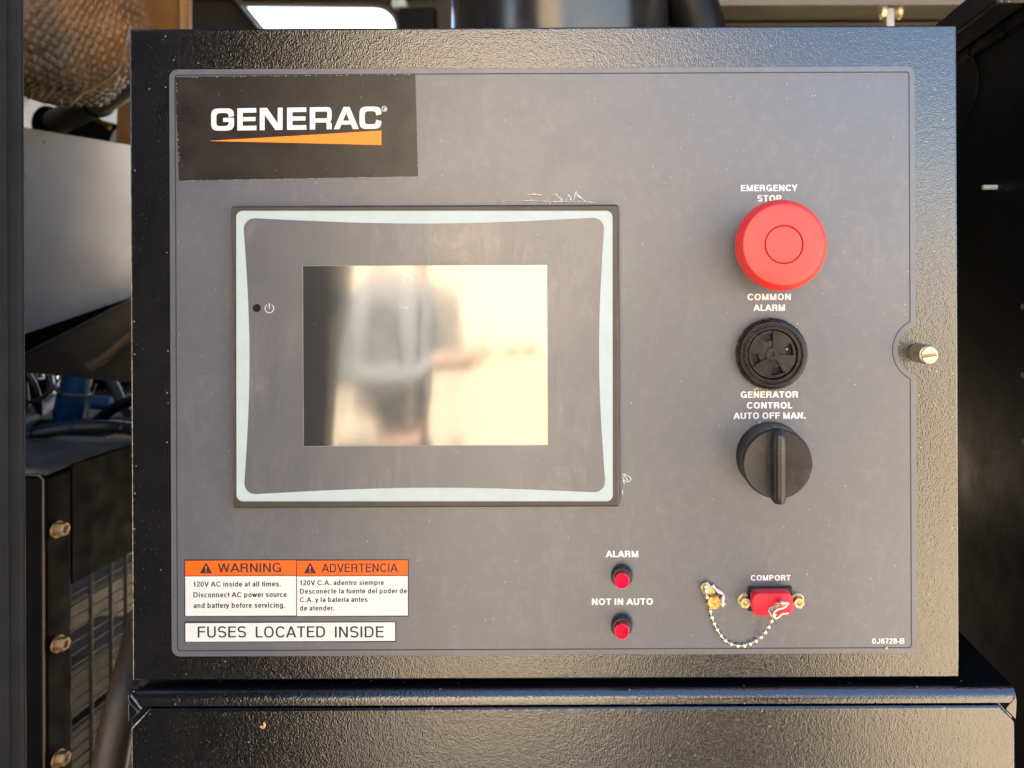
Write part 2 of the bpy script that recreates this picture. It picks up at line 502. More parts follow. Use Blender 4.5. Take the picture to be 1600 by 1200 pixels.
    if ch in 'bpdqg':
        cx = L + W / 2; S(_arc(cx, X / 2, W / 2 - h, X / 2 + .01 - e, 0, 360, 24))
        if ch == 'b': V(L + h, 0, 1)
        if ch == 'p': V(L + h, -.22, X)
        if ch == 'd': V(L + W - h, 0, 1)
        if ch == 'g': V(L + W - h, -.05, X); S(_arc(cx, -.02, W / 2 - h, .21 - e, 0, -165, 12))
        return W + .15, Q
    if ch == 'o': S(_arc(L + W / 2, X / 2, W / 2 - h, X / 2 + .01 - e, 0, 360, 24)); return W + .13, Q
    if ch == 'c': W = .50; S(_arc(L + W / 2, X / 2, W / 2 - h, X / 2 + .01 - e, 38, 322, 20)); return W + .11, Q
    if ch == 'e': S(_arc(L + W / 2, X / 2, W / 2 - h, X / 2 + .01 - e, 0, 325, 22)); H(L + w * .7, L + W - w * .2, X / 2); return W + .12, Q
    if ch == 'a':
        W = .52; V(L + W - h - .03, 0, X * .72); S(_arc(L + W / 2 - .015, X - .20, W / 2 - h - .015, .21 - e, 170, 0, 14)); S(_arc(L + W / 2 - .02, .205, W / 2 - h, .215 - e, 60, 330, 18)); H(L + .22, L + W - w, .40); return W + .10, Q
    if ch == 'f': S([(L + .12, 0), (L + .12, .84)] + _arc(L + .12 + .14, .84, .14, .16 - e, 180, 90, 6)); H(L - .04, L + .28, X - e); return .34, Q
    if ch == 't': S([(L + .13, .92), (L + .13, .16)] + _arc(L + .13 + .12, .16, .12, .16 - e, 180, 270, 6)); H(L - .03, L + .27, X - e); return .36, Q
    if ch == 'i': V(L + h, 0, X); V(L + h, 1 - w * .95, 1); return w + .15, Q
    if ch == 'l': V(L + h, 0, 1); return w + .15, Q
    if ch in 'nh': W = .50; V(L + h, 0, X); S(_arc(L + W / 2, X - .25, W / 2 - h, .26 - e, 180, 0, 12) + [(L + W - h, 0)]); return W + .15, Q
    if ch == 'm':
        W = .82; V(L + h, 0, X); hw2 = (W - w) / 4
        for k in (0, 1): S(_arc(L + h + hw2 + 2 * hw2 * k, X - .22, hw2, .23 - e, 180, 0, 10) + [(L + h + 2 * hw2 * (k + 1), 0)])
        return W + .15, Q
    if ch == 'r': V(L + h, 0, X); S(_arc(L + h + .24, X - .27, .24, .27 - e, 175, 95, 6)); return .38, Q
    if ch == 's':
        W = .48; cx = L + W / 2; rx = W / 2 - h; ry = (X + .02 - 2 * e) / 4; t = X + .01 - e - ry; b = e - .01 + ry
        S(_arc(cx, t, rx, ry, 22, 230, 12) + [(cx + .02, X / 2 + .02)] + _arc(cx, b, rx, ry, 50, -160, 12)); return W + .11, Q
    if ch == 'u': W = .50; S([(L + h, X), (L + h, .24)] + _arc(L + W / 2, .24, W / 2 - h, .25 - e, 180, 360, 12)); V(L + W - h, 0, X); return W + .15, Q
    if ch == 'v': W = .50; Dg(.03 + W / 2, 0, .05 + h * .4, X); Dg(.03 + W / 2, 0, W + .01 - h * .4, X); return W + .06, Q
    if ch == 'w': W = .76; xs_ = [.04 + h * .4, .04 + W * .27, .04 + W * .5, .04 + W * .73, .04 + W - h * .4]; Dg(xs_[1], 0, xs_[0], X); Dg(xs_[1], 0, xs_[2], X); Dg(xs_[3], 0, xs_[2], X); Dg(xs_[3], 0, xs_[4], X); return W + .08, Q
    if ch == 'y': W = .50; Dg(.03 + W / 2 - .005, -.0, .05 + h * .4, X); Dg(.03 + W / 2 - .09, -.22, W + .01 - h * .4, X); H(.06, .03 + W / 2 - .07, -.22 + e); return W + .06, Q
    raise ValueError(ch)

def _strip(line, w):
    closed = abs(line[0][0] - line[-1][0]) + abs(line[0][1] - line[-1][1]) < 1e-6
    pts = line[:-1] if closed else line
    n = len(pts); A, B = [], []
    for i in range(n):
        a = pts[i - 1] if (i > 0 or closed) else pts[i]
        b = pts[(i + 1) % n] if (i < n - 1 or closed) else pts[i]
        dx, dy = b[0] - a[0], b[1] - a[1]; l = sqrt(dx * dx + dy * dy) or 1
        nx, ny = -dy / l * w / 2, dx / l * w / 2
        A.append((pts[i][0] + nx, pts[i][1] + ny)); B.append((pts[i][0] - nx, pts[i][1] - ny))
    vs = A + B
    fs = [(i, (i + 1) % n, n + (i + 1) % n, n + i) for i in range(n - 1 + (1 if closed else 0))]
    return vs, fs

STEP = 0.000004
def flatmesh(name, pieces, tr, y, mat, parent, thick=0.00003):
    """pieces [(verts2d, faces, level)], each a thin raised sheet, slightly proud of the one before"""
    V, Fc = [], []
    po = wo(parent)
    for vs, fs, lv in pieces:
        m0 = len(V); n = len(vs); yy = y - thick - lv * STEP
        for v in vs:
            X_, Z_ = tr(v); V.append((X_ - po.x, yy - po.y, Z_ - po.z))
        for v in vs:
            X_, Z_ = tr(v); V.append((X_ - po.x, y + 0.000005 - po.y, Z_ - po.z))
        Fc += [tuple(m0 + i for i in f) for f in fs]
        cnt = set()
        for f in fs:
            for i in range(len(f)): cnt.add((f[i], f[(i + 1) % len(f)]))
        Fc += [(m0 + a, m0 + b, m0 + n + b, m0 + n + a) for (a, b) in cnt if (b, a) not in cnt]
    me = bpy.data.meshes.new(name); me.from_pydata(V, [], Fc); me.validate(); me.materials.append(mat)
    o = bpy.data.objects.new(name, me); SC.collection.objects.link(o); o.parent = parent
    ORG[o.name] = po
    return o

def text(txt, x0, x1, base, cap, mat, parent, y, w=0.2, space=0.0, name="lettering"):
    k = s(y); ratio = 1.0
    pieces = []; x = 0.0; lo, hi = 1e9, -1e9
    for ch in txt:
        adv, Q = _glyph(ch, w)
        for lv, (kind, g) in enumerate(Q):
            if kind == 'p': vs, fs = g, [tuple(range(len(g)))]
            else: vs, fs = _strip(g, w * 0.95)
            vs = [(v[0] + x, v[1]) for v in vs]
            lo = min(lo, min(v[0] for v in vs)); hi = max(hi, max(v[0] for v in vs))
            pieces.append((vs, fs, lv))
        x += adv + space
    sx = (x1 - x0) * k / (hi - lo); sz = cap * k
    o0 = at(x0, base, y)
    return flatmesh(name, pieces, lambda v: (o0.x + (v[0] - lo) * sx, o0.z + v[1] * sz), y, mat, parent)

# ================================================================== SETTING
def mat_ground():
    m = N("pale_sandy_ground")
    a = m.noise(0.8, 6, 0.7); b = m.noise(25, 4, 0.7)
    col = m.mix(m.ramp(a, 0.3, 0.7), (0.53, 0.405, 0.26), (0.61, 0.48, 0.32))
    col = m.mix(m.ramp(b, 0.4, 0.7, 0, 0.4), col, (0.34, 0.28, 0.20))
    return m.done(col, 0.9, 0, m.bump(b, 0.4, 0.02), ior=1.4)
GROUND = mat_ground()
g = add("ground", [(-150, -150, 0), (150, -150, 0), (150, 150, 0), (-150, 150, 0)], [(0, 1, 2, 3)], GROUND)
tag(g, kind='structure')
# low sunlit rise closing the horizon behind the photographer
V, Fc = [], []
nx = 60
for i in range(nx + 1):
    a = radians(180 + 180 * i / nx)
    for k, (r, h) in enumerate(((45, 0.0), (55, 1.0), (70, 1.0), (95, 0.0))):
        hh = h * (6.0 + 2.5 * noise.noise(Vector((cos(a) * 4, sin(a) * 4, k)))) - 0.05
        V.append((r * cos(a), r * sin(a), hh))
for i in range(nx):
    for k in range(3):
        Fc.append((i * 4 + k, (i + 1) * 4 + k, (i + 1) * 4 + k + 1, i * 4 + k + 1))
tag(add("hills", V, Fc, GROUND, smooth=True), kind='structure')

# pale sunlit building across the yard, mirrored in the screen and paint
SIDING = plain("cream_siding_paint", (0.70, 0.57, 0.39), 0.6, var=0.08, vscale=3)
wh = thing("building", "pale cream building with horizontal siding across the yard, mirrored in the screen", "building", (-2.9, -17, 0))
box("wall", (-6.9, -23, 0), (0.9, -17.0, 8.6), SIDING, wh)
bd = box("siding_board", (-6.9, -17.03, 0.1), (0.9, -16.99, 0.42), SIDING, wh)
for i in range(1, 22):
    c = bd.copy(); SC.collection.objects.link(c); c.parent = wh; c.location = (0, 0.0, i * 0.38)
box("roof", (-7.2, -23.3, 8.6), (1.2, -16.6, 8.85), plain("building_roof_metal", (0.3, 0.27, 0.24), 0.5), wh)

# ------------------------------------------------------------------ people reflected
SKIN = plain("skin", (0.52, 0.32, 0.22), 0.5)
def skinmesh(name, nodes, edges, mat, parent, sub=1):
    me = bpy.data.meshes.new(name)
    po = wo(parent)
    me.from_pydata([tuple(Vector(n[:3])) for n in nodes], edges, [])
    me.materials.append(mat)
    o = bpy.data.objects.new(name, me); SC.collection.objects.link(o); o.parent = parent
    sk = o.modifiers.new("skin", 'SKIN')
    for i, n in enumerate(nodes):
        me.skin_vertices[0].data[i].radius = (n[3], n[4] if len(n) > 4 else n[3])
    me.skin_vertices[0].data[0].use_root = True
    sb = o.modifiers.new("sub", 'SUBSURF'); sb.levels = sub; sb.render_levels = sub
    for p in me.polygons: p.use_smooth = True
    sk.use_smooth_shade = True
    ORG[o.name] = po
    return o

def person(loc, rot, label, shirt, trousers, haircol):
    t = thing("person", label, "person", loc)
    t.rotation_euler = (0, 0, rot)
    # body faces local +y; nodes x,y,z,radius
    nd = [(0, 0, 0.95, 0.09, 0.075), (0, 0, 1.12, 0.09, 0.08), (0, 0, 1.30, 0.12, 0.085), (0, -0.01, 1.44, 0.11, 0.08), (0, 0, 1.52, 0.052), (0, 0.015, 1.60, 0.075, 0.09), (0, 0.015, 1.69, 0.078, 0.095), (0, 0.01, 1.76, 0.04)]
    ed = [(0, 1), (1, 2), (2, 3), (3, 4), (4, 5), (5, 6), (6, 7)]
    for sgn in (-1, 1):
        b = len(nd)
        nd += [(0.10 * sgn, 0, 0.86, 0.06), (0.11 * sgn, 0.01, 0.50, 0.042), (0.12 * sgn, 0, 0.10, 0.038), (0.12 * sgn, 0.10, 0.04, 0.038), (0.12 * sgn, 0.18, 0.03, 0.028)]
        ed += [(0, b), (b, b + 1), (b + 1, b + 2), (b + 2, b + 3), (b + 3, b + 4)]
        b = len(nd)
        nd += [(0.19 * sgn, 0, 1.41, 0.055), (0.24 * sgn, 0.02, 1.14, 0.042), (0.14 * sgn, 0.24, 1.20, 0.030), (0.11 * sgn, 0.31, 1.22, 0.034, 0.018)]
        ed += [(3, b), (b, b + 1), (b + 1, b + 2), (b + 2, b + 3)]
        for q in range(4):
            c = len(nd); L = (0.030, 0.034, 0.031, 0.024)[q]
            hx = (0.11 - 0.022 + 0.015 * q) * sgn; 
            nd += [(hx - 0.01 * sgn, 0.345, 1.225, 0.0095), (hx - 0.018 * sgn, 0.345 + L, 1.225, 0.0085), (hx - 0.03 * sgn, 0.345 + L * 1.5, 1.205, 0.0075)]
            ed += [(b + 3, c), (c, c + 1), (c + 1, c + 2)]
        c = len(nd)
        nd += [(0.075 * sgn, 0.30, 1.245, 0.011), (0.055 * sgn, 0.335, 1.255, 0.009)]
        ed += [(b + 3, c), (c, c + 1)]
    skinmesh("body", nd, ed, SKIN, t, 1)
    up = [(0, 0, 0.92, 0.155, 0.12), (0, 0, 1.12, 0.155, 0.12), (0, 0, 1.30, 0.18, 0.125), (0, -0.01, 1.45, 0.115, 0.09)]
    ue = [(0, 1), (1, 2), (2, 3)]
    for sgn in (-1, 1):
        b = len(up)
        up += [(0.20 * sgn, 0, 1.41, 0.075), (0.25 * sgn, 0.02, 1.14, 0.058), (0.15 * sgn, 0.23, 1.195, 0.042)]
        ue += [(3, b), (b, b + 1), (b + 1, b + 2)]
    skinmesh("jacket", up, ue, shirt, t, 1)
    lo = [(0, 0, 0.93, 0.15, 0.115)]; le = []
    for sgn in (-1, 1):
        b = len(lo)
        lo += [(0.10 * sgn, 0, 0.82, 0.10), (0.11 * sgn, 0.01, 0.50, 0.075), (0.12 * sgn, 0, 0.10, 0.062)]
        le += [(0, b), (b, b + 1), (b + 1, b + 2)]
    skinmesh("trousers", lo, le, trousers, t, 1)
    hr = []
    Vh, Fh = [], []
    for i in range(9):
        ph = pi * 0.62 * i / 8
        for j in range(20):
            th = 2 * pi * j / 20
            Vh.append((0.088 * sin(ph) * cos(th), 0.0 + 0.108 * sin(ph) * sin(th) - 0.012, 1.685 + 0.115 * cos(ph)))
    for i in range(8):
        for j in range(20):
            Fh.append((i * 20 + j, i * 20 + (j + 1) % 20, (i + 1) * 20 + (j + 1) % 20, (i + 1) * 20 + j))
    me = bpy.data.meshes.new("hair"); me.from_pydata(Vh, [], Fh); me.materials.append(haircol); me.shade_smooth()
    o = bpy.data.objects.new("hair", me); SC.collection.objects.link(o); o.parent = t
    return t
person((-0.80, -2.4, 0), radians(-75), "person in a grey jacket with hands raised, mirrored in the screen", plain("grey_jacket_cloth", (0.24, 0.235, 0.22), 0.9), plain("grey_trouser_cloth", (0.22, 0.21, 0.20), 0.9), plain("brown_hair", (0.04, 0.025, 0.018), 0.6))
person((0.23, -1.05, 0), radians(3), "person in dark work clothes standing behind the camera, mirrored in the door paint", plain("dark_jacket_cloth", (0.03, 0.03, 0.035), 0.9), plain("dark_trouser_cloth", (0.03, 0.032, 0.04), 0.9), plain("black_hair", (0.012, 0.01, 0.01), 0.6))

# ================================================================== ENCLOSURE
ENCIN = plain("enclosure_inner_paint", (0.060, 0.052, 0.042), 0.55, var=0.15, vscale=20)
ENC_TAN = plain("enclosure_taupe_paint", (0.15, 0.125, 0.095), 0.5, var=0.12, vscale=20)
POSTM = plain("post_grey_satin_metal", (0.013, 0.014, 0.016), 0.75, var=0.25, vscale=60, bumps=(90, 0.2, 0.001), ior=1.25)
MATTBLK = plain("matt_black_paint", (0.012, 0.012, 0.012), 0.8, ior=1.2)
DARK = plain("dark_machine_paint", (0.004, 0.004, 0.0045), 0.45, var=0.3, ior=1.35, bumps=(500, 0.3, 0.0004))
enc = thing("generator_enclosure", "black sheet metal housing around the machine, its side wall at the right edge", "enclosure", (0, 0.5, 0.3))
XR = 0.205
ENC_Y0 = 0.016
# right side wall (toward and past the camera's right)
WALLM = mat_powder("black_wall_paint", (0.004, 0.004, 0.0045), 0.5, 800, 0.2, 0.1, 1.3)
zr = at(1550, 50, XR * F / 580 - D).z
wall_r = box("side_wall", (XR, ENC_Y0, 0.30), (XR + 0.003, 1.3, zr + 0.012), WALLM, enc)
box("far_wall", (1.10, 0.016, 0.30), (1.103, 1.6, 2.30), ENCIN, enc)
# overhead rail along that wall
box("wall_flange", (XR - 0.020, ENC_Y0, zr - 0.001), (XR - 0.0015, 1.3, zr + 0.0135), POWDER_DIM, enc, bev=0.0015)
box("seal_strip", (XR - 0.004, ENC_Y0, zr - 0.008), (XR - 0.0005, 1.3, zr - 0.0025), VOID, enc)
# knockout disc: a scored circle
def wallring(px_c, py_c, R, name):
    d = XR / ((px_c - PX) / F); c = at(px_c, py_c, d - D)
    n = 48; V, Fc = [], []
    for i in range(n):
        a = 2 * pi * i / n
        for r, x in ((R - 0.0006, 0.0), (R - 0.0006, -0.0012), (R + 0.0006, -0.0012), (R + 0.0006, 0.0)):
            V.append((XR - 0.0002 + x, c.y + r * cos(a), c.z + r * sin(a)))
    for i in range(n):
        j = (i + 1) % n
        for k in range(4): Fc.append((i * 4 + k, j * 4 + k, j * 4 + (k + 1) % 4, i * 4 + (k + 1) % 4))
    add(name, V, Fc, DARK, enc)
    V, Fc = [], []
    for i in range(n):
        a = 2 * pi * i / n; V.append((XR - 0.0009, c.y + (R - 0.0012) * cos(a), c.z + (R - 0.0012) * sin(a)))
    V2 = V + [(XR - 0.0001, v[1], v[2]) for v in V]
    Fc = [tuple(range(n)), tuple(range(n, 2 * n))] + [(i, (i + 1) % n, n + (i + 1) % n, n + i) for i in range(n)]
    add("knockout_disc", V2, Fc, WALLM, enc)
wallring(1506, 137, 0.0195, "knockout_rim")
# threaded stud
d = XR / ((1558 - PX) / F); c = at(1558, 292.5, d - D)
pts = []
V, Fc = [], []
n = 16; L = 0.0078
steps = 44
for k in range(steps + 1):
    x = XR - L * k / steps
    r = 0.00135 * (1.0 if k % 4 < 2 else 0.80)
    if k >= steps - 2: r *= 0.75
    for i in range(n):
        a = 2 * pi * i / n; V.append((x, c.y + r * cos(a), c.z + r * sin(a)))
for k in range(steps):
    for i in range(n):
        j = (i + 1) % n; Fc.append((k * n + i, k * n + j, (k + 1) * n + j, (k + 1) * n + i))
Fc.append(tuple(range(steps * n, steps * n + n)))
add("threaded_stud", V, Fc, plain("dull_zinc_thread", (0.62, 0.60, 0.56), 0.5, 0.3), enc)
# small punched holes: bright rimmed slots
hm = None
for py in (479, 586, 690):
    d = XR / ((1598 - PX) / F); c = at(1598, py, d - D)
    if hm is None:
        V = []; n = 16
        for x, r in ((-0.0002, 0.0016), (-0.0005, 0.0012), (0.0002, 0.0010)):
            V += [(x, r * 0.8 * cos(2 * pi * i / n), r * sin(2 * pi * i / n)) for i in range(n)]
        Fc = [(k * n + i, k * n + (i + 1) % n, (k + 1) * n + (i + 1) % n, (k + 1) * n + i) for k in range(2) for i in range(n)] + [tuple(range(2 * n, 3 * n))]
        hm = add("rivet", V, Fc, plain("rivet_grey", (0.12, 0.115, 0.11), 0.5, 0.3), enc, loc=(XR, c.y, c.z))
    else:
        dup(hm, (XR, c.y, c.z))
# roof and floor
box("roof_panel", (-1.3, -0.12, 2.30), (1.10, 1.6, 2.34), ENCIN, enc)
box("floor_panel", (-1.3, -0.12, 0.28), (1.10, 1.6, 0.32), DARK, enc)
box("left_wall", (-1.303, 0.004, 0.32), (-1.30, 1.6, 2.30), ENCIN, enc)  # side wall added to keep daylight out of the left gap
box("front_panel", (-1.30, 0.004, 0.32), (-0.47, 0.008, 2.30), ENCIN, enc)  # out of view, added to darken the left gap
def pnl(a, b, c, d): return ((P2(a, 0, .93)[0], 0.93, P2(0, d, .93)[1]), (P2(b, 0, .93)[0], 0.933, P2(0, c, .93)[1]))
# rear panel, slots cut in it so daylight shows as small glints
boxes("lower_rear_panel", [pnl(-330, 262, 225, 566), pnl(-330, 262, 618, 1250), pnl(-330, 37, 566.4, 617.6), pnl(48, 55, 566.4, 617.6), pnl(67, 79, 566.4, 617.6), pnl(92, 262, 566.4, 617.6),
      pnl(37.3, 47.7, 566.4, 580), pnl(37.3, 47.7, 598, 617.6), pnl(55.3, 66.7, 592, 617.6), pnl(79.3, 91.7, 566.4, 580)], DARK, enc)
# rear wall with opening: built from pieces round the opening
YR = 0.95
def R2(px, py): return P2(px, py, YR)
x0, z1 = R2(60, -160); x1, z0 = R2(620, 180)
zt = R2(0, 9)[1]
def quadprism(name, poly, ya, yb, mat, parent=enc): return prism(name, [P2(a, b, ya) for a, b in poly], ya, yb, mat, parent)
# upper header above the opening and band to its right, left post
hd = [(360, 9), (585, 12)]
arc = [(585 + 34 * sin(radians(t)), 46 - 34 * cos(radians(t))) for t in range(0, 91, 15)]
poly = [(-400, -900), (1900, -900), (1900, 700), (619, 700)] + arc[::-1] + [(383, 10), (420, 60), (330, 700), (262, 700), (262, -50), (-400, -50)]
quadprism("rear_wall", poly, YR, YR + 0.003, ENCIN)
# rounded frame lip of the opening
lip = [(383, 10)] + arc + [(619, 120)]
def inset(px, py, k): return (px, py)
pts = [at(a, b - 3, YR - 0.006) for a, b in [(375, 9), (480, 10)]] + [at(a + 3 * sin(radians(i * 15)), b - 3 * cos(radians(i * 15)), YR - 0.006) for i, (a, b) in enumerate(arc)] + [at(622, 120, YR - 0.006)]
tube("opening_trim", pts, 0.004, ENC_TAN, enc, n=8)
# slanting brace at the opening's left
tube("diagonal_brace", [at(350, -25, YR - 0.02), at(412, 52, YR - 0.02), at(440, 90, YR - 0.02)], 0.006, ENC_TAN, enc, n=8)
tube("diagonal_brace", [at(378, 10, YR - 0.04), at(402, 40, YR - 0.04), at(430, 75, YR - 0.04)], 0.0022, plain("pale_strip", (0.6, 0.66, 0.72), 0.3), enc, n=8)
# header rail across
box("header_rail", (R2(300, 0)[0], YR - 0.03, R2(0, 3)[1]), (R2(690, 0)[0], YR - 0.001, R2(0, -14)[1]), ENC_TAN, enc, bev=0.003)
box("opening_light_plate", (R2(618, 0)[0] , YR - 0.028, R2(0, 22)[1]), (R2(640, 0)[0], YR - 0.0015, R2(0, 9)[1]), plain("pale_daylight_paint", (0.75, 0.9, 0.92), 0.4), enc, bev=0.004)  # daylight in a small opening, painted as a pale plate
box("upright_channel", (R2(628, 0)[0], YR - 0.02, R2(0, 300)[1]), (R2(684, 0)[0], YR - 0.0012, R2(0, 21)[1]), DARK, enc, bev=0.002)
# rails at the top right
yy = 0.42
def rail(y0p, y1p, dep, mat, nm="rail", xa=1120, xb=1700):
    a = P2(xa, y1p, dep); b = P2(xb, y0p, dep)
    return box(nm, (a[0], dep, a[1]), (b[0], dep + 0.03, b[1]), mat, enc, bev=0.0012)
RAILM = plain("olive_taupe_paint", (0.125, 0.108, 0.080), 0.5, var=0.1, vscale=20)
rail(-60, 9, 0.40, RAILM)
rail(11, 17, 0.43, plain("rail_light_edge", (0.19, 0.165, 0.125), 0.45))
rail(18, 26, 0.46, RAILM)
rail(27, 33, 0.50, DARK)
rail(34, 37.5, 0.45, RAILM)
rail(38, 120, 0.50, DARK)

# brass fitting standing on the rail
ft = thing("brass_fitting", "small brass double-flanged fitting above the top right of the control door", "fitting", at(1393, 40, 0.33))
FIT = plain("brass_fitting_metal", (0.62, 0.48, 0.26), 0.35, 0.8)
def xlathe(name, x0, c, prof, mat, parent, n=24):
    V, Fc = [], []
    for h, r in prof:
        for i in range(n):
            a = 2 * pi * i / n; V.append((x0 + h, c[0] + r * cos(a), c[1] + r * sin(a)))
    m = len(prof)
    for k in range(m - 1):
        for i in range(n):
            j = (i + 1) % n; Fc.append((k * n + i, k * n + j, (k + 1) * n + j, (k + 1) * n + i))
    Fc.append(tuple(range(n))); Fc.append(tuple(range((m - 1) * n, m * n)))
    return add(name, V, Fc, mat, parent, smooth=True, sharp=40)
k = s(0.33); c0 = at(1373, 20, 0.33)
xlathe("flange", c0.x, (0.33, c0.z), [(0, 8 * k), (2 * k, 12 * k), (8 * k, 12 * k), (12 * k, 9 * k), (14 * k, 6 * k)], FIT, ft)
c1 = at(1396, 20, 0.33)
xlathe("flange", c1.x, (0.33, c1.z), [(0, 6 * k), (3 * k, 9 * k), (6 * k, 11 * k), (10 * k, 11 * k), (13 * k, 8 * k)], FIT, ft)
a = P2(1385, 42, 0.325); b = P2(1398, 12, 0.325)
box("bracket_web", (a[0], 0.325, a[1]), (b[0], 0.34, b[1]), plain("pale_bracket_metal", (0.35, 0.32, 0.26), 0.4, 0.5), ft, bev=0.001)

# ------------------------------------------------------------------ left post and open door
post = thing("door_post", "grey upright metal channel at the far left edge of the picture", "post", (at(10, 0, 0).x, 0, 0.3))
xa, xb = at(-45, 600, 0.0).x, at(33, 600, 0.0).x
box("channel_face", (xa, 0.0, 0.3), (xb, 0.003, 2.3), POSTM, post, bev=0.0012)
for p0, p1, h in ((-3, 11, 0.0006),):
    box("rib", (at(p0, 0, 0).x, -h, 0.3), (at(p1, 0, 0).x, -0.0002, 2.3), POSTM, post, bev=0.0005)
leaf = thing("enclosure_door", "black enclosure door swung open to the left of the control box", "door", (-0.40, -0.10, 0.3))
box("door_leaf", (-0.415, -0.74, 0.35), (-0.385, -0.06, 2.25), MATTBLK, leaf, bev=0.004)
box("latch_plate", (-0.3845, -0.70, 1.2), (-0.380, -0.64, 1.42), DARK, leaf, bev=0.002)

# ================================================================== MACHINE BEHIND THE LEFT GAP
# woven exhaust blanket
def mat_weave(name, a, b, c):
    m = N(name)
    col = m.mix(m.ramp(m.noise(22, 4, 0.6), 0.4, 0.65), a, b)
    sx = m.nd("ShaderNodeSeparateXYZ"); m.l(m.tc.outputs['Object'], sx.inputs[0])
    e = m.math('ADD', sx.outputs[0], m.math('MULTIPLY', m.noise(25, 3), 0.05))
    col = m.mix(m.ramp(e, 0.045, 0.08), col, c)
    return m.done(col, m.ramp(m.noise(90, 3), 0.3, 0.7, 0.35, 0.6), 0, m.bump(m.noise(900, 2), 0.5, 0.0006), ior=1.5)
def woven(name, c, rad, mat, parent, nu, nv, fu, fv, amp, seed=0.0, rot=0.0):
    V, Fc = [], []
    R = Matrix.Rotation(rot, 3, 'Y')
    for j in range(nv + 1):
        ph = pi * (0.04 + 0.92 * j / nv)
        for i in range(nu):
            th = 2 * pi * i / nu
            dirv = Vector((sin(ph) * cos(th), sin(ph) * sin(th), cos(ph)))
            w = abs(sin(th * fu / 2)) ** 0.6 * abs(sin(ph * fv / 2)) ** 0.6
            sgn = 1 if (int(th * fu / 2 / pi) + int(ph * fv / 2 / pi)) % 2 else 0.45
            lump = noise.noise(dirv * 1.6 + Vector((seed, 0, 0))) * 0.20 + noise.noise(dirv * 4 + Vector((seed, 3, 0))) * 0.05
            # boxy, squared-off shoulders
            sq = (abs(dirv.x) ** 3.2 + abs(dirv.y) ** 3.2 + abs(dirv.z) ** 3.2) ** (-1 / 3.2)
            f = (0.45 + 0.55 * sq) * (1 + lump) + amp * w * sgn
            p = Vector((dirv.x * rad[0], dirv.y * rad[1], dirv.z * rad[2])) * f
            V.append(c + R @ p)
    for j in range(nv):
        for i in range(nu):
            i2 = (i + 1) % nu
            Fc.append((j * nu + i, j * nu + i2, (j + 1) * nu + i2, (j + 1) * nu + i))
    return add(name, V, Fc, mat, parent, smooth=True)
bl = thing("exhaust_blanket", "lumpy brown woven heat blanket wrapped round the exhaust at top left", "heat blanket", at(90, 60, 0.30))
yb = 0.32; kb = s(yb)
woven("wrap", at(86, 42, yb), (112 * kb, 0.075, 110 * kb), mat_weave("brown_woven_glass_cloth", (0.085, 0.055, 0.030), (0.17, 0.115, 0.058), (0.27, 0.12, 0.034)), bl, 420, 260, 84, 60, 0.045, 0.4, radians(35))
woven("overlap_flap", at(10, -35, yb - 0.05), (98 * s(yb - .05), 0.05, 84 * s(yb - .05)), mat_weave("grey_woven_glass_cloth", (0.17, 0.145, 0.105), (0.26, 0.22, 0.15), (0.24, 0.18, 0.1)), bl, 360, 200, 110, 90, 0.022, 2.4, radians(-40))
tube("tie_wire", spline([at(204, 40, yb - 0.05), at(196, 70, yb - 0.05), at(185, 105, yb - 0.045), at(160, 128, yb - .04), at(128, 148, yb - 0.04), at(108, 163, yb - 0.04), at(75, 160, yb - 0.03)]), 0.0012, plain("brown_wire", (0.16, 0.11, 0.06), 0.4, 0.6), bl, n=8)
for cc in ((104, 160),):
    p = at(cc[0], cc[1], yb - 0.045)
    pts = [p + Vector((0.0045 * cos(a), 0, 0.0045 * sin(a))) for a in [2 * pi * i / 16 for i in range(16)]]
    tube("wire_loop", pts, 0.0005, bpy.data.materials['brown_wire'], bl, n=6, closed=True)

dp = thing("exhaust_pipe", "dull dark pipe running below the woven blanket", "pipe", at(150, 165, 0.5))
PIPEM = plain("dull_pipe_metal", (0.16, 0.14, 0.115), 0.4, 0.6, var=0.2)
tube("pipe_run", spline([at(90, 190, 0.55), at(135, 168, 0.5), at(170, 150, 0.47), at(215, 120, 0.45)]), 20 * s(0.5), PIPEM, dp, n=24)
tube("pipe_collar", [at(150, 161, .487), at(154, 159, .484)], 23 * s(0.5), DARK, dp, n=24)
dd = thing("rocker_cover", "dark ribbed engine cover glimpsed under the blanket", "engine part", at(120, 205, 0.6))
tube("cover_body", [at(70, 190, 0.62), at(190, 222, 0.62)], 26 * s(.6), DARK, dd, n=20)
tube("bright_clip", [at(150, 186, .55), at(172, 200, .55)], 4 * s(.55), plain("gold_clip_metal", (0.8, 0.62, 0.35), 0.2, 1.0), dd, n=8)
tube("bright_clip", [at(133, 177, .55), at(140, 182, .55)], 3 * s(.55), STEEL, dd, n=8)

ob = thing("orange_upright", "orange-tan painted upright strut behind the control box", "strut", at(200, 100, 0.62))
OR = plain("tan_orange_paint", (0.52, 0.235, 0.075), 0.4, 0.25, var=0.12, vscale=25)
prism("strut_face", [P2(208, -60, .6), P2(296, -60, .6), P2(296, 60, .6), P2(262, 330, .6), P2(179, 330, .6), P2(184, 100, .6)], 0.60, 0.606, OR, ob, bev=0.001)
prism("strut_edge", [P2(287, -60, .6), P2(292, -60, .6), P2(292, 60, .6), P2(287, 60, .6)], 0.592, 0.5995, plain("pale_orange_edge", (0.75, 0.42, 0.18), 0.4), ob)

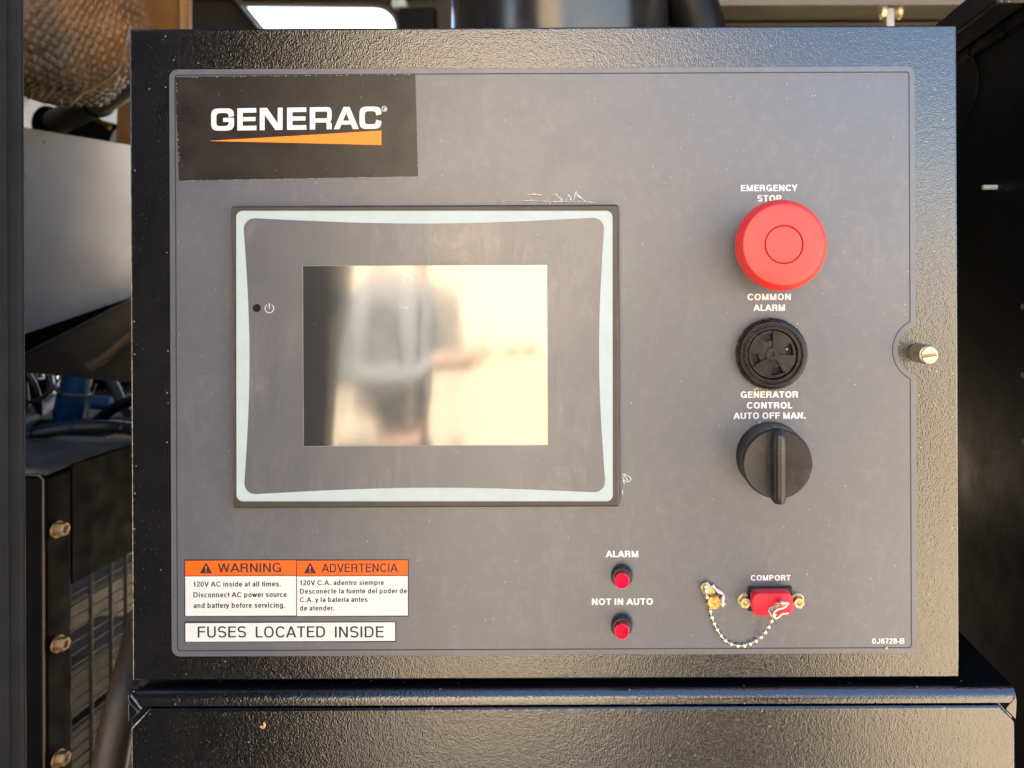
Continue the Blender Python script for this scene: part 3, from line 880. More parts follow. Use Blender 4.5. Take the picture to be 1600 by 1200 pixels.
gp = thing("heat_shield", "satin grey sheet metal heat shield in the left gap", "shield", at(120, 350, 0.42))
def mat_shield():
    m = N("satin_aluminium_sheet")
    mp = m.nd("ShaderNodeMapping"); mp.inputs['Scale'].default_value = (1, 1, 0.15)
    m.l(m.tc.outputs['Object'], mp.inputs['Vector'])
    br = m.noise(600, 2, 0.6, vec=mp.outputs[0])
    bw = m.noise(9, 1, 0.5)
    col = m.mix(m.ramp(m.noise(40, 3), 0.4, 0.7, 0, 0.3), (0.52, 0.525, 0.54), (0.40, 0.39, 0.38))
    col = m.mix(specks(m, 60, 0.09, 0.3, 0.3), col, (0.08, 0.06, 0.05))
    return m.done(col, 0.34, 0.75, m.bump(bw, 0.5, 0.006, m.bump(br, 0.12, 0.0004)))
SHIELD = mat_shield()
def quad3(name, P, th, mat, parent):
    P = [Vector(p) for p in P]; nrm = (P[1] - P[0]).cross(P[3] - P[0]).normalized()
    if nrm.y < 0: nrm = -nrm
    V = P + [p + nrm * th for p in P]
    return add(name, V, [(0, 1, 2, 3), (4, 5, 6, 7), (0, 1, 5, 4), (1, 2, 6, 5), (2, 3, 7, 6), (3, 0, 4, 7)], mat, parent)
bevel_mod(quad3("shield_sheet", [at(-60, 183, 0.35), at(300, 242, 0.43), at(300, 432, 0.445), at(-60, 556, 0.375)], 0.002, SHIELD, gp), 0.0006)
ye = 0.30
pt = [at(5, 571, ye), at(33, 556, ye), at(120, 512, ye), at(203, 468, ye), at(260, 438, ye)]
br = thing("support_bracket", "dark slanting bracket with a bright rolled edge below the grey shield", "bracket", at(120, 520, ye))
quad3("bracket_web", [at(0, 575, ye + .002), at(270, 433, ye + .002), at(270, 602, ye + .03), at(0, 576, ye + .01)], 0.002, plain("dark_brown_bracket_paint", (0.030, 0.025, 0.018), 0.45), br)
tube("rolled_edge", pt, 0.0012, plain("polished_edge_metal", (0.62, 0.60, 0.60), 0.25, 1.0), br, n=8)
tube("tan_sleeve", spline([at(140, 572, ye - .01), at(165, 558, ye - .01), at(185, 540, ye - .01), at(215, 515, ye - .01)]), 0.0045, plain("tan_sleeve_cloth", (0.055, 0.036, 0.018), 0.7, bumps=(700, 0.8, 0.001)), br, n=12)

# blue hose, loom, corrugated conduit, other pieces
yh = 0.38
bh = thing("blue_hose", "short blue rubber coolant hose with an olive clamp in the left gap", "hose", at(117, 600, yh))
BLUE = plain("blue_silicone_rubber", (0.010, 0.085, 0.20), 0.5, bumps=(400, 0.3, 0.0006))
tube("hose_run", spline([at(124, 560, yh), at(121, 590, yh), at(112, 620, yh), at(106, 655, yh + .01), at(112, 690, yh + .02)]), 20 * s(yh), BLUE, bh, n=24)
tube("hose_branch", [at(140, 628, yh + .02), at(168, 630, yh + .03)], 11 * s(yh), BLUE, bh, n=20)
pts = []
c = at(115, 612, yh)
for i in range(28):
    a = 2 * pi * i / 28
    pts.append(c + Vector((cos(a) * 21.5 * s(yh), sin(a) * 21.5 * s(yh), -0.0035 * cos(a))))
tube("hose_clamp", pts, 0.0013, plain("olive_clamp_metal", (0.20, 0.19, 0.08), 0.4, 0.3), bh, n=8, closed=True)

gl = thing("glint_tabs", "gold tabs standing for glints of sunlight, with a pipe stub and bar, beside the blue hose", "engine part", at(70, 590, 0.45))
GOLD = plain("glint_gold_metal", (0.95, 0.88, 0.62), 0.12, 1.0, var=0.05)
for (xx, y_, w, h) in ((61, 577, 5, 11), (84, 594, 6, 13), (43, 590, 5, 7)):
    yt = 0.40
    a = at(xx - w, y_ + h * 0.6, yt); b = at(xx + w * .2, y_ - h, yt); c_ = at(xx + w, y_ - h * .5, yt + .01); d_ = at(xx + w, y_ + h, yt + .01)
    tube("glint_tab", [at(xx - 1.5, y_ - h, yt), at(xx + 1.5, y_ + h, yt - .006)], w * s(yt), GOLD, gl, n=10)  # tabs stand for sunlight glints, painted in bright gold
tube("grey_pipe_stub", [at(25, 672, .33), at(85, 625, .42)], 11 * s(.35), plain("grey_flex_hose", (0.17, 0.155, 0.14), 0.5, bumps=(900, 0.8, 0.0015)), gl, n=16)
tube("dark_bracket_bar", [at(36, 580, .37), at(42, 640, .37)], 5 * s(.37), plain("rusty_bar", (0.10, 0.06, 0.05), 0.5), gl, n=8)

wl_ = thing("wiring_loom", "bundle of dark wires and a pale hose tangled beneath the slanting bracket", "wiring", at(60, 620, 0.4))
LOOM = plain("black_loom_tape", (0.010, 0.010, 0.010), 0.4, bumps=(600, 0.5, 0.0008))
for q, (P, r_) in enumerate((
        ([(20, 560, .36), (52, 600, .36), (60, 650, .37), (40, 700, .38)], 5), ([(90, 560, .42), (74, 610, .42), (88, 650, .40), (100, 700, .4)], 4),
        ([(20, 615, .33), (50, 628, .34), (78, 612, .36), (100, 585, .4)], 3), ([(150, 575, .46), (176, 600, .45), (196, 640, .44), (230, 660, .43)], 8),
        ([(140, 668, .42), (175, 640, .42), (215, 622, .42)], 9))):
    tube("wire" if r_ < 8 else "loom_sleeve", spline([at(*p) for p in P], 8), r_ * s(.4), LOOM if q != 3 else plain("grey_sleeve", (0.09, 0.08, 0.07), 0.6), wl_, n=10)
tube("wire", spline([at(*p) for p in [(150, 600, .36), (139, 630, .37), (138, 655, .37), (150, 690, .38)]], 8), 1.6 * s(.37), plain("olive_wire", (0.14, 0.14, 0.05), 0.4), wl_, n=8)
box("grey_ledge", (at(95, 650, .50).x, .42, at(95, 668, .42).z), (at(230, 650, .42).x, .62, at(95, 655, .42).z), plain("dusty_grey_ledge", (0.10, 0.095, 0.09), 0.7), wl_, bev=0.002)
cd = thing("corrugated_conduit", "black corrugated wiring conduit crossing the left gap", "conduit", at(120, 672, .28))
CON = plain("black_conduit_plastic", (0.012, 0.012, 0.013), 0.38)
cp = spline([at(-20, 700, .27), at(33, 682, .27), at(80, 673, .27), at(120, 668, .27), at(170, 667, .27), at(215, 672, .275), at(260, 685, .28)], 26)
tube("conduit_run", cp, 10.5 * s(.27), CON, cd, n=18, rfun=lambda t: 1.0 - 0.10 * (1 if int(t * 160) % 2 else 0))

# black box with bolts and the wire guard (side faces run away from the camera)
XG = -0.405
GUARD = plain('dull_black_guard_paint', (0.003, 0.003, 0.0035), 0.7, var=0.3, ior=1.2)
gb = thing("radiator_guard", "black radiator side box with brass bolts and a wire guard, low in the left gap", "radiator guard", (XG - .05, 0.2, 0.6))
def onx(px, py):   # point on the plane x = XG seen at px,py
    d = XG / ((px - PX) / F); return at(px, py, d - D)
p = onx(68, 745)
yf = p.y; ztop = p.z
yend = 1.0
# front corner box: face toward the camera and side face toward the right
box("side_box", (XG - 0.30, yf, 0.45), (XG, onx(112, 700).y, ztop), GUARD, gb, bev=0.003)
tube("box_edge_bead", [at(30, 741, yf - .002), at(62, 743, yf - .002), at(68, 750, yf - .002), at(68, 900, yf - .002), at(69, 1230, yf - .002)], 0.0007, plain("bead_brown", (0.12, 0.09, 0.07), 0.35, 0.5), gb, n=8)
# rest of the side face (frame round the mesh)
yA, yB = onx(112, 700).y, onx(205, 700).y + 0.02
zW0 = onx(112, 1240).z; zW1 = onx(112, 912).z
box("guard_frame", (XG - 0.012, yA, zW1), (XG, yB + .02, ztop + 0.002), GUARD, gb)
# domed grey top
tp = plain("grey_dusty_top", (0.085, 0.080, 0.075), 0.8, var=0.3, vscale=40, ior=1.3)
V, Fc = [], []
n1 = 16
for i in range(n1 + 1):
    t = i / n1
    yy_ = yf + 0.004 + t * 0.110
    for j in range(9):
        u = j / 8
        V.append((XG - 0.30 * u - 0.001, yy_, ztop + 0.003 + 0.006 * sin(pi * u * 0.7) + 0.003 * sin(pi * t)))
for i in range(n1):
    for j in range(8):
        Fc.append((i * 9 + j, (i + 1) * 9 + j, (i + 1) * 9 + j + 1, i * 9 + j + 1))
o = add("top_cover", V, Fc, tp, gb, smooth=True)
sm = o.modifiers.new("solid", 'SOLIDIFY'); sm.thickness = 0.003; sm.offset = -1
# bolts (axis +x)
GB = plain("brass_bolt_metal", (0.50, 0.33, 0.17), 0.42, 0.7, var=0.25, vscale=300)
bolt = None
for py in (827, 1006, 1185):
    c = onx(86, py); c = Vector((XG, c.y, c.z))
    if bolt is None:
        V, Fc = [], []; n = 6
        prof = [(0.0, 0.0062), (0.0016, 0.0062), (0.0017, 0.0052), (0.0062, 0.0052), (0.0068, 0.0046), (0.0068, 0.0030), (0.0055, 0.0026)]
        nn = 24
        for h, r in prof:
            for i in range(nn):
                a = 2 * pi * i / nn
                rr = r
                if 0.00165 < h < 0.0069 and r > 0.004:
                    rr = r * cos(pi / 6) / cos((a % (pi / 3)) - pi / 6)
                V.append((h, rr * cos(a), rr * sin(a)))
        for k in range(len(prof) - 1):
            for i in range(nn):
                j = (i + 1) % nn; Fc.append((k * nn + i, k * nn + j, (k + 1) * nn + j, (k + 1) * nn + i))
        Fc.append(tuple(range((len(prof) - 1) * nn, len(prof) * nn)))
        bolt = add("bolt", V, Fc, GB, gb, loc=c)
        bolt.scale = (1.05, 0.95, 0.95)
    else:
        b2 = dup(bolt, c)
# wires of the guard
WIRE = plain("black_guard_wire", (0.008, 0.008, 0.008), 0.35)
zlo = 0.50
zz = onx(112, 912).z
first = None
k = 0
while zz - k * 0.0089 > onx(112, 1235).z - 0.12:
    z = zz - k * 0.0089
    if first is None:
        first = tube("guard_wire", [(XG - .002, yA, z), (XG - .002, yB + .28, z)], 0.0008, WIRE, gb, n=6)
        fz = z
    else:
        c = first.copy(); SC.collection.objects.link(c); c.parent = gb; c.location = (0, 0, z - fz)
    k += 1
for px in (143, 174, 197, 212, 225):
    y = onx(px, 1000).y
    tube("guard_upright", [(XG - .0015, y, 0.5), (XG - .0015, y, zz + .01)], 0.0014, WIRE, gb, n=8)
# pale radiator slabs seen through the guard
SLAB = plain("dusty_radiator_slab", (0.20, 0.175, 0.15), 0.7, var=0.2, vscale=60)
rd = thing("radiator_core", "pale dusty radiator blocks seen through the wire guard", "radiator", (XG - .1, 0.3, 0.6))
xs = XG - 0.03
def slab(pa, pb, top, bot):
    def onxs(px, py):
        d = xs / ((px - PX) / F); return at(px, py, d - D)
    a, b = onxs(pa, (top + bot) / 2), onxs(pb, (top + bot) / 2)
    zt_, zb_ = onxs((pa + pb) / 2, top).z, onxs((pa + pb) / 2, bot).z
    return box("core_block", (xs - .05, a.y, zb_), (xs, b.y, zt_), SLAB, rd, bev=0.002)
slab(70, 235, 912, 925); slab(70, 235, 1018, 1092); slab(70, 235, 1108, 1230)
# dark interior slab to close behind
box("core_backing", (xs - .30, yA, 0.45), (xs - .06, 1.0, ztop - .01), DARK, rd)
hz = thing("brown_hose", "dark brown hose sloping down beside the base cabinet at lower left", "hose", at(175, 1150, .2))
tube("hose_run", spline([at(225, 960, .22), at(212, 1020, .2), at(196, 1080, .18), at(180, 1150, .17), at(165, 1230, .16)]), 24 * s(.18), plain("brown_hose_rubber", (0.050, 0.036, 0.024), 0.5, var=0.2), hz, n=24)

# large dark cylinder above the control box
cy = thing("air_cleaner", "large glossy black cylindrical air cleaner behind the top of the control box", "air cleaner", at(870, 0, .30))
GLOSSBLK = plain("gloss_black_paint", (0.018, 0.018, 0.020), 0.22, var=0.2, ior=1.7)
ycl = 0.36; kc = s(ycl)
cc = at(872, 42, ycl); rr = 178 * kc
V, Fc = [], []
nn = 64
prof = [(rr * .96, -0.25), (rr, -0.24), (rr, 0.30)]
for r, h in prof:
    for i in range(nn):
        a = 2 * pi * i / nn; V.append((cc.x + r * cos(a), cc.y + rr + r * sin(a) - rr * 0.6, cc.z + h))
for k in range(2):
    for i in range(nn):
        j = (i + 1) % nn; Fc.append((k * nn + i, k * nn + j, (k + 1) * nn + j, (k + 1) * nn + i))
Fc += [tuple(range(nn)), tuple(range(2 * nn, 3 * nn))]
add("canister", V, Fc, GLOSSBLK, cy, smooth=True, sharp=40)
tube("inlet_duct", spline([at(1010, -120, .42), at(1060, -40, .40), at(1090, 40, .40), at(1110, 130, .41)]), 42 * s(.4), DARK, cy, n=24)

# ================================================================== LOWER CABINET
lc = thing("base_cabinet", "black steel base cabinet with a rolled top edge under the control box", "cabinet", (0, 0, 0.3))
yb0 = -0.004
xl = at(199, 1130, yb0).x; xr = at(1588, 1130, yb0).x
zt = at(900, 1080, yb0).z
# body with rolled front-top edge: profile swept in x
R = 0.0052
prof = [(0.30, zt), (yb0 + R, zt)] + [(yb0 + R - R * sin(radians(t)), zt - R + R * cos(radians(t))) for t in range(10, 91, 10)] + [(yb0, zt - 0.0062), (yb0 + 0.004, zt - 0.0066), (yb0 + 0.004, 0.3), (0.30, 0.3)]
n = len(prof)
V = [(xl, p[0], p[1]) for p in prof] + [(xr, p[0], p[1]) for p in prof]
Fc = [tuple(range(n)), tuple(range(2 * n - 1, n - 1, -1))] + [(i, (i + 1) % n, n + (i + 1) % n, n + i) for i in range(n)]
add("cabinet_body", V, Fc, POWDER, lc, smooth=True, sharp=35)
# front panel with clipped upper corners
zp = at(900, 1104.5, yb0).z
x_l, x_r = at(199, 0, yb0).x, at(1581, 0, yb0).x
xa = at(228, 0, yb0).x; xb = at(1556, 0, yb0).x
zl = at(199, 1137, yb0).z; zr2 = at(1581, 1128, yb0).z
prism("front_panel", [(xa, zp), (xb, zp), (x_r, zr2), (x_r, 0.32), (x_l, 0.32), (x_l, zl)], yb0 - 0.0005, yb0 + 0.0035, POWDER, lc, bev=0.0011)
# folded corner flaps
def tri(name, P, y0, y1, bev=0.0006):
    prism(name, [P2(a, b, y0) for a, b in P], y0, y1, POWDER, lc, bev=bev)
tri("corner_flap", [(1586, 1088), (1590, 1096), (1588, 1126), (1570, 1109)], yb0 - 0.0003, yb0 + 0.003)
tri("corner_flap", [(199, 1086), (204, 1084), (222, 1108), (200, 1131)], yb0 - 0.0003, yb0 + 0.003)
tube("weld_bead", spline([at(200, 1092, yb0), at(203, 1100, yb0 - .0004), at(210, 1107, yb0 - .0004), at(218, 1114, yb0)]), 0.00035, POWDER, lc, n=6)
V, Fc = [], []
ch = thing("paint_chip", "tiny curled tan chip stuck on the base cabinet front below the warning labels", "chip", at(410, 1134, yb0 - .0006))
tube("chip_curl", spline([at(412.5, 1129, yb0 - .0010), at(413.5, 1133, yb0 - .0014), at(411.5, 1137, yb0 - .0012), at(408.5, 1135.5, yb0 - .001), at(407.5, 1134, yb0 - .0009)], 5), 0.0005, CHIP, ch, n=8)

# ================================================================== CONTROL CABINET
cb = thing("control_cabinet", "black powder-coated generator control box with grey faceplate, touch screen and controls", "control cabinet", (at(850, 1062, 0.1).x, 0.1, at(850, 1062).z))
cx0 = at(850.5, 552, 0)
kk = s(0)
hw, hh = 1294 / 2 * kk, 1020 / 2 * kk
box("box_body", (cx0.x - hw + 0.006, 0.016, zt + 0.0003), (cx0.x + hw - 0.006, 0.21, cx0.z + hh - 0.006), POWDER_DIM, cb, bev=0.001)
box("door_gasket", (cx0.x - hw + 0.010, 0.0135, cx0.z - hh + 0.008), (cx0.x + hw - 0.010, 0.0158, cx0.z + hh - 0.010), VOID, cb)
dr = box("door", (cx0.x - hw, 0.0, cx0.z - hh), (cx0.x + hw, 0.0132, cx0.z + hh), POWDER, cb)
bevel_mod(dr, 0.0011, 3)
# thin lip below the door, left
tube("door_seal_edge", spline([at(217, 1066, .002), at(219, 1072, .002), at(235, 1074, .002), at(270, 1074, .002)]), 0.0003, POSTM, cb, n=6)

# faceplate outline with the notch for the thumb screw
def faceline(inset_px, seg=6):
    """outline in px; inset_px from the outer edge"""
    i = inset_px
    x0, y0, x1, y1 = 267.5 + i, 106.5 + i, 1430.5 - i, 1022.5 - i
    r = max(13 - i, 3.5)
    P = []
    def arc(cx, cy, rr, a0, a1, m=seg):
        for k in range(m + 1):
            a = radians(a0 + (a1 - a0) * k / m); P.append((cx + rr * cos(a), cy + rr * sin(a)))
    # screen coords, y down; go clockwise from top-left
    arc(x0 + r, y0 + r, r, 180, 270); arc(x1 - r, y0 + r, r, 270, 360)
    # notch: circle centre
    nc = (1444, 549.5); R0 = 41 + i
    # where circle meets the edge fillet
    fil = max(12 - i * 0.9, 2.5)
    dx = nc[0] - (x1 - fil)
    # fillet circle centre at (x1-fil, yc) touching big circle externally: distance R0+fil
    dy = sqrt((R0 + fil) ** 2 - dx ** 2)
    fy = nc[1] - dy
    a1 = math.degrees(atan2(nc[1] - fy, dx))     # direction from fillet centre to notch centre
    arc(x1 - fil, fy, fil, 0, a1)
    b0 = 180 + a1
    arc(nc[0], nc[1], R0, b0, 360 - b0, 22)
    fy2 = nc[1] + dy
    arc(x1 - fil, fy2, fil, -a1, 0)
    arc(x1 - r, y1 - r, r, 0, 90); arc(x0 + r, y1 - r, r, 90, 180)
    c = (849, 564.5); C = at(*c)
    return [(C.x + (p[0] - c[0]) * kk, C.z - (p[1] - c[1]) * kk) for p in P]
YF = -0.0006
fp = prism("faceplate", faceline(0), YF, -0.0001, FACE, cb, bev=0.00022)
ring("border_line", faceline(8.2), faceline(10.0), YF - 0.00003, YF + 0.0001, LINEPRINT, fp)

# printed lettering on the faceplate
for t_, x0_, x1_, b_, c_ in (("EMERGENCY", 1157.7, 1246.3, 298.8, 9.9), ("STOP", 1183.4, 1221, 315, 9.9), ("COMMON", 1168, 1235.6, 469, 9.9), ("ALARM", 1177, 1226.5, 485.8, 9.9),
                             ("GENERATOR", 1157.4, 1247, 621.6, 9.9), ("CONTROL", 1167, 1238, 638.4, 9.9), ("AUTO OFF MAN.", 1145.8, 1259, 654.6, 9.9),
                             ("ALARM", 946.3, 997.3, 870.7, 10), ("NOT IN AUTO", 924.8, 1020, 945.2, 10), ("COMPORT", 1173.2, 1235.4, 907.2, 8.6), ("0J6728-B", 1362.8, 1413, 1005.8, 8.2)):
    text(t_, x0_, x1_, b_, c_, WHITE, fp, YF, w=(0.17 if t_[0] == '0' else 0.205), space=-0.02)

# warning label
YL = YF - 0.00012
wl = prism("warning_label", [P2(289.5, 873.3), P2(639.3, 873.3), P2(639.3, 962.5), P2(289.5, 962.5)], YL, YF - 0.00001, BLACKPRINT, cb)
wl['label'] = "orange and white bilingual warning label"
def panel(name, x0_, y0_, x1_, y1_, mat, parent, y, th=0.00003):
    c = P2((x0_ + x1_) / 2, (y0_ + y1_) / 2, 0); w, h = (x1_ - x0_) / 2 * kk, (y1_ - y0_) / 2 * kk
    return prism(name, [(c[0] - w, c[1] - h), (c[0] + w, c[1] - h), (c[0] + w, c[1] + h), (c[0] - w, c[1] + h)], y - th, y, mat, parent)
panel("orange_header", 291, 875, 463.8, 898, ORANGE, wl, YL); panel("orange_header", 465.2, 875, 637.9, 898, ORANGE, wl, YL)
panel("white_field", 291, 899.4, 463.8, 961, LABEL_WHITE, wl, YL); panel("white_field", 465.2, 899.4, 637.9, 961, LABEL_WHITE, wl, YL)
YT = YL - 0.00003
text("WARNING", 340.2, 439.5, 894.2, 14.0, BLACKPRINT, wl, YT, w=0.16, space=-0.02)
text("ADVERTENCIA", 502.3, 622, 894.2, 13.4, BLACKPRINT, wl, YT, w=0.16, space=-0.02)
for xx in (313.4, 475.6):
    P = [P2(xx, 895), P2(xx + 19.8, 895), P2(xx + 9.9, 877.5)]
    tr = prism("warning_triangle", P, YT - 0.00003, YT, BLACKPRINT, wl)
    e = YT - 0.00003
    ex = prism("exclamation_mark", [P2(xx + 8.6, 883.5), P2(xx + 11.2, 883.5), P2(xx + 10.5, 890), P2(xx + 9.3, 890)], e - 0.00003, e, ORANGE, wl)
    prism("exclamation_mark", [P2(xx + 8.9, 891.2), P2(xx + 10.9, 891.2), P2(xx + 10.9, 893.2), P2(xx + 8.9, 893.2)], e - 0.00003, e, ORANGE, wl)
for t_, x0_, x1_, b_, c_ in (("120V AC inside at all times.", 302.3, 438.5, 916.8, 8.0), ("Disconnect AC power source", 302.3, 448.2, 933.4, 8.0), ("and battery before servicing.", 302.3, 445.5, 950, 8.0),
                             ("120V C.A. adentro siempre", 468.8, 600, 914.4, 7.6), ("Desconecte la fuente del poder de", 468.5, 635.8, 927.6, 7.6), ("C.A. y la bateria antes", 468.5, 574.3, 940.8, 7.6), ("de atender.", 468.5, 522.5, 954, 7.6)):
    text(t_, x0_, x1_, b_, c_, BLACKPRINT, wl, YT, w=0.175, space=0.0)
fl = prism("fuses_label", [P2(289.5, 970.3), P2(619.6, 970.3), P2(619.6, 1002.3), P2(289.5, 1002.3)], YL, YF - 0.00001, BLACKPRINT, cb)
panel("white_field", 291.2, 972, 618, 1000.8, LABEL_WHITE, fl, YL)
text("FUSES", 308.9, 384.6, 996.2, 17.3, BLACKPRINT, fl, YT, w=0.145)
text("LOCATED", 399.6, 508, 996.2, 17.3, BLACKPRINT, fl, YT, w=0.145)
text("INSIDE", 523.3, 599.6, 996.2, 17.3, BLACKPRINT, fl, YT, w=0.145)

# logo sticker, laid a little crooked; ragged cut edge
def ragged(a, b, n, amp):
    out = []
    for i in range(n):
        t = i / n; out.append((a[0] + (b[0] - a[0]) * t + random.uniform(-amp, amp), a[1] + (b[1] - a[1]) * t + random.uniform(-amp, amp)))
    return out
cor = [(275.3, 121.2), (649.6, 115.8), (653.6, 275.6), (281.0, 282.6)]
P = []
for i in range(4): P += ragged(cor[i], cor[(i + 1) % 4], 40, 0.22)
YS = YF - 0.00022
st = prism("logo_sticker", [P2(*p) for p in P], YS, YF - 0.00001, STICKER, cb)
st['label'] = "black rectangular logo sticker with orange wedge"
# pale torn fibres along the cut edge
V, Fc = [], []
for i in range(4):
    for p in ragged(cor[i], cor[(i + 1) % 4], 70, 0.35):
        if random.random() < (0.40, 0.12, 0.45, 0.15)[i]:
            c = at(p[0], p[1], YS); w = random.uniform(0.3, 1.6) * kk if i in (0, 2) else 0.25 * kk; h = 0.28 * kk if i in (0, 2) else random.uniform(.3, 1.4) * kk
            v, f = box_vf((c.x - w, YS - 0.0001, c.z - h), (c.x + w, YS + 0.0001, c.z + h)); m0 = len(V)
            V += v; Fc += [tuple(q + m0 for q in ff) for ff in f]
o = add("torn_edge_fibres", V, Fc, plain("paper_fibre", (0.42, 0.41, 0.42), 0.8), st); o['kind'] = 'stuff'
# the wide bold letters, in crop units (u right, v down), mapped to px
def cu(u, v): return (260 + u * 0.2625, 90 + v * 0.2625)
def letter(strokes, name="logo_letter"):
    pieces = []
    for lv, poly in enumerate(strokes):
        if isinstance(poly, tuple): pieces.append((poly[0], poly[1], lv))
        else: pieces.append((poly, [tuple(range(len(poly)))], lv))
    return flatmesh(name, pieces, lambda q: P2(*cu(*q)), YS, WHITE, st)
def band(o_, i_, keep=None):
    n = len(o_); vs = strk(list(o_) + list(i_)); fs = []
    for i in range(n - 1):
        mx, my = (o_[i][0] + o_[i + 1][0]) / 2, (o_[i][1] + o_[i + 1][1]) / 2
        if keep is None or keep(mx, my): fs.append((i, i + 1, n + i + 1, n + i))
    return (vs, fs)
def sup(cx, cy, rx, ry, a0, a1, p=2.6, n=10):
    out = []
    for i in range(n + 1):
        a = radians(a0 + (a1 - a0) * i / n)
        c_, s_ = cos(a), sin(a)
        out.append((cx + rx * abs(c_) ** (2 / p) * (1 if c_ >= 0 else -1), cy + ry * abs(s_) ** (2 / p) * (1 if s_ >= 0 else -1)))
    return out
SL = -0.0125   # baseline drifts up to the right
def L(u, v): return v + SL * (u - 272)
def strk(poly): return [(u, L(u, v)) for u, v in poly]
def letC(x0, x1, top=306, bot=438, G=False):
    cx, cy = (x0 + x1) / 2, (top + bot) / 2; rx, ry = (x1 - x0) / 2, (bot - top) / 2; w = 31; hgt = 27
    gap_t = 349 if not G else 352; gap_b = 392
    out = [(x1, gap_t)] + sup(cx, cy, rx, ry, -30, -330, 4.2, 44)
    # outer: from upper right round the left to lower right
    o_ = [q for q in sup(cx, cy, rx, ry, 0, -360, 4.2, 72)]
    i_ = [q for q in sup(cx, cy, rx - w, ry - hgt, 0, -360, 4.2, 72)]
    quads = [band(o_, i_, lambda mx, my: not (mx > cx and gap_t < my < (gap_b if not G else 366)))]
    if G:
        quads.append(strk([(cx + 4, 362), (x1, 362), (x1, 362 + 24), (cx + 4, 362 + 24)]))
        quads.append(strk([(x1 - w, 380), (x1, 380), (x1, 412), (x1 - w, 412)]))
    else:
        pass
    return quads
T, B = 306, 438
letter(letC(272, 408, G=True))
def letE(x0, x1): return [strk([(x0, T), (x0 + 32, T), (x0 + 32, B), (x0, B)]), strk([(x0 + 30, T), (x1, T), (x1, T + 27), (x0 + 30, T + 27)]), strk([(x0 + 30, 359), (x1 - 4, 359), (x1 - 4, 384), (x0 + 30, 384)]), strk([(x0 + 30, B - 27), (x1 + 1, B - 27), (x1 + 1, B), (x0 + 30, B)])]
letter(letE(428, 540))
letter([strk([(561, T), (590, T), (590, B), (561, B)]), strk([(668, T), (697, T), (697, B), (668, B)]), strk([(588, T), (604, T), (670, B), (652, B)]), strk([(588, T), (588, T + 38), (654, B), (670, B), (670, B - 36), (604, T)])])
letter(letE(723, 837))
# R
def roundR():
    q = [strk([(858, T), (890, T), (890, B), (858, B)]), strk([(888, T), (960, T), (960, T + 26), (888, T + 26)]), strk([(888, 372), (960, 372), (960, 397), (888, 397)])]
    o_ = sup(958, 351.5, 30, 45.5, -90, 90, 3.2, 18); i_ = sup(958, 352, 4, 21, -90, 90, 3.2, 18)
    q.append(band(o_, i_))
    q.append(strk([(956, 395), (975, 392), (988, 404), (988, B), (958, B), (958, 410)]))
    return q
letter(roundR())
letter([strk([(1001, B), (1034, B), (1080, T + 22), (1094, T), (1058, T)]), strk([(1149, B), (1114, B), (1068, T + 22), (1056, T), (1094, T)]), strk([(1042, 388), (1106, 388), (1114, 411), (1034, 411)])])
letter(letC(1153, 1283))
# registered mark
ctr = cu(1301, 308); C = at(*ctr)
def circ(r, n=28): return [(C.x + r * kk * cos(2 * pi * i / n), C.z + r * kk * sin(2 * pi * i / n)) for i in range(n)]
ring("registered_mark", circ(4.2), circ(3.4), YS - 0.00003, YS, WHITE, st)
text("R", ctr[0] - 1.6, ctr[0] + 1.9, ctr[1] + 2.3, 4.6, WHITE, st, YS, w=0.18)
prism("orange_wedge", [P2(*cu(268, 497)), P2(*cu(1283, 437)), P2(*cu(1283, 522)), P2(*cu(268, 498.5))], YS - 0.00003, YS, WEDGE, st)

# ------------------------------------------------------------------ touch screen
YTS = -0.0052
def rr2(x0, y0, x1, y1, r, y, seg=5): return rrect(x0, y0, x1, y1, r, y, seg)
ts = prism("touch_screen", rr2(361, 320.5, 967.5, 793.5, 5, YTS), YTS, YF, FRAME, cb, bev=0.0009)
outer = rr2(369.5, 330, 957.3, 783.5, 10, YTS, 8)
# concave inner outline with matching count
def curved(corners, bow, r, y, seg=8):
    """corners in px TL,TR,BR,BL ; sides bow inward by bow px"""
    tl, tr, brr, bl_ = corners
    P = []
    def side(a, b, inx, iny, m=12):
        for k in range(1, m):
            t = k / m; w = sin(pi * t) ** 1.0
            P.append((a[0] + (b[0] - a[0]) * t + inx * w, a[1] + (b[1] - a[1]) * t + iny * w))
    def cor_(c, a0):
        for k in range(seg + 1):
            a = radians(a0 + 90 * k / seg); P.append((c[0] + r * cos(a), c[1] + r * sin(a)))
    # order matching rrect: starts top right corner angle 0..90 (math, z up) i.e. screen: from right to top
    def corner(c, q):
        for k in range(seg + 1):
            a = radians(q + 90 * k / seg); P.append((c[0] + r * cos(a), c[1] - r * sin(a)))
    corner((tr[0] - r, tr[1] + r), 0); side((tr[0] - r, tr[1]), (tl[0] + r, tl[1]), 0, bow)
    corner((tl[0] + r, tl[1] + r), 90); side((tl[0], tl[1] + r), (bl_[0], bl_[1] - r), bow, 0)
    corner((bl_[0] + r, bl_[1] - r), 180); side((bl_[0] + r, bl_[1]), (brr[0] - r, brr[1]), 0, -bow)
    corner((brr[0] - r, brr[1] - r), 270); side((brr[0], brr[1] - r), (tr[0], tr[1] + r), -bow, 0)
    return [P2(p[0], p[1], y) for p in P]
outer2 = curved([(369.5, 329.5), (957, 329.5), (957.5, 783), (370, 783)], 0, 10, YTS)
inner2 = curved([(381, 341), (943.8, 340.3), (945.5, 769), (382, 772)], 8.6, 17, YTS)
prism("screen_film", outer2, YTS - 0.00015, YTS + 0.0002, BEZEL, ts)
ring("pale_border", outer2, inner2, YTS - 0.00022, YTS - 0.0001, PALE, ts)
YD = YTS - 0.00018
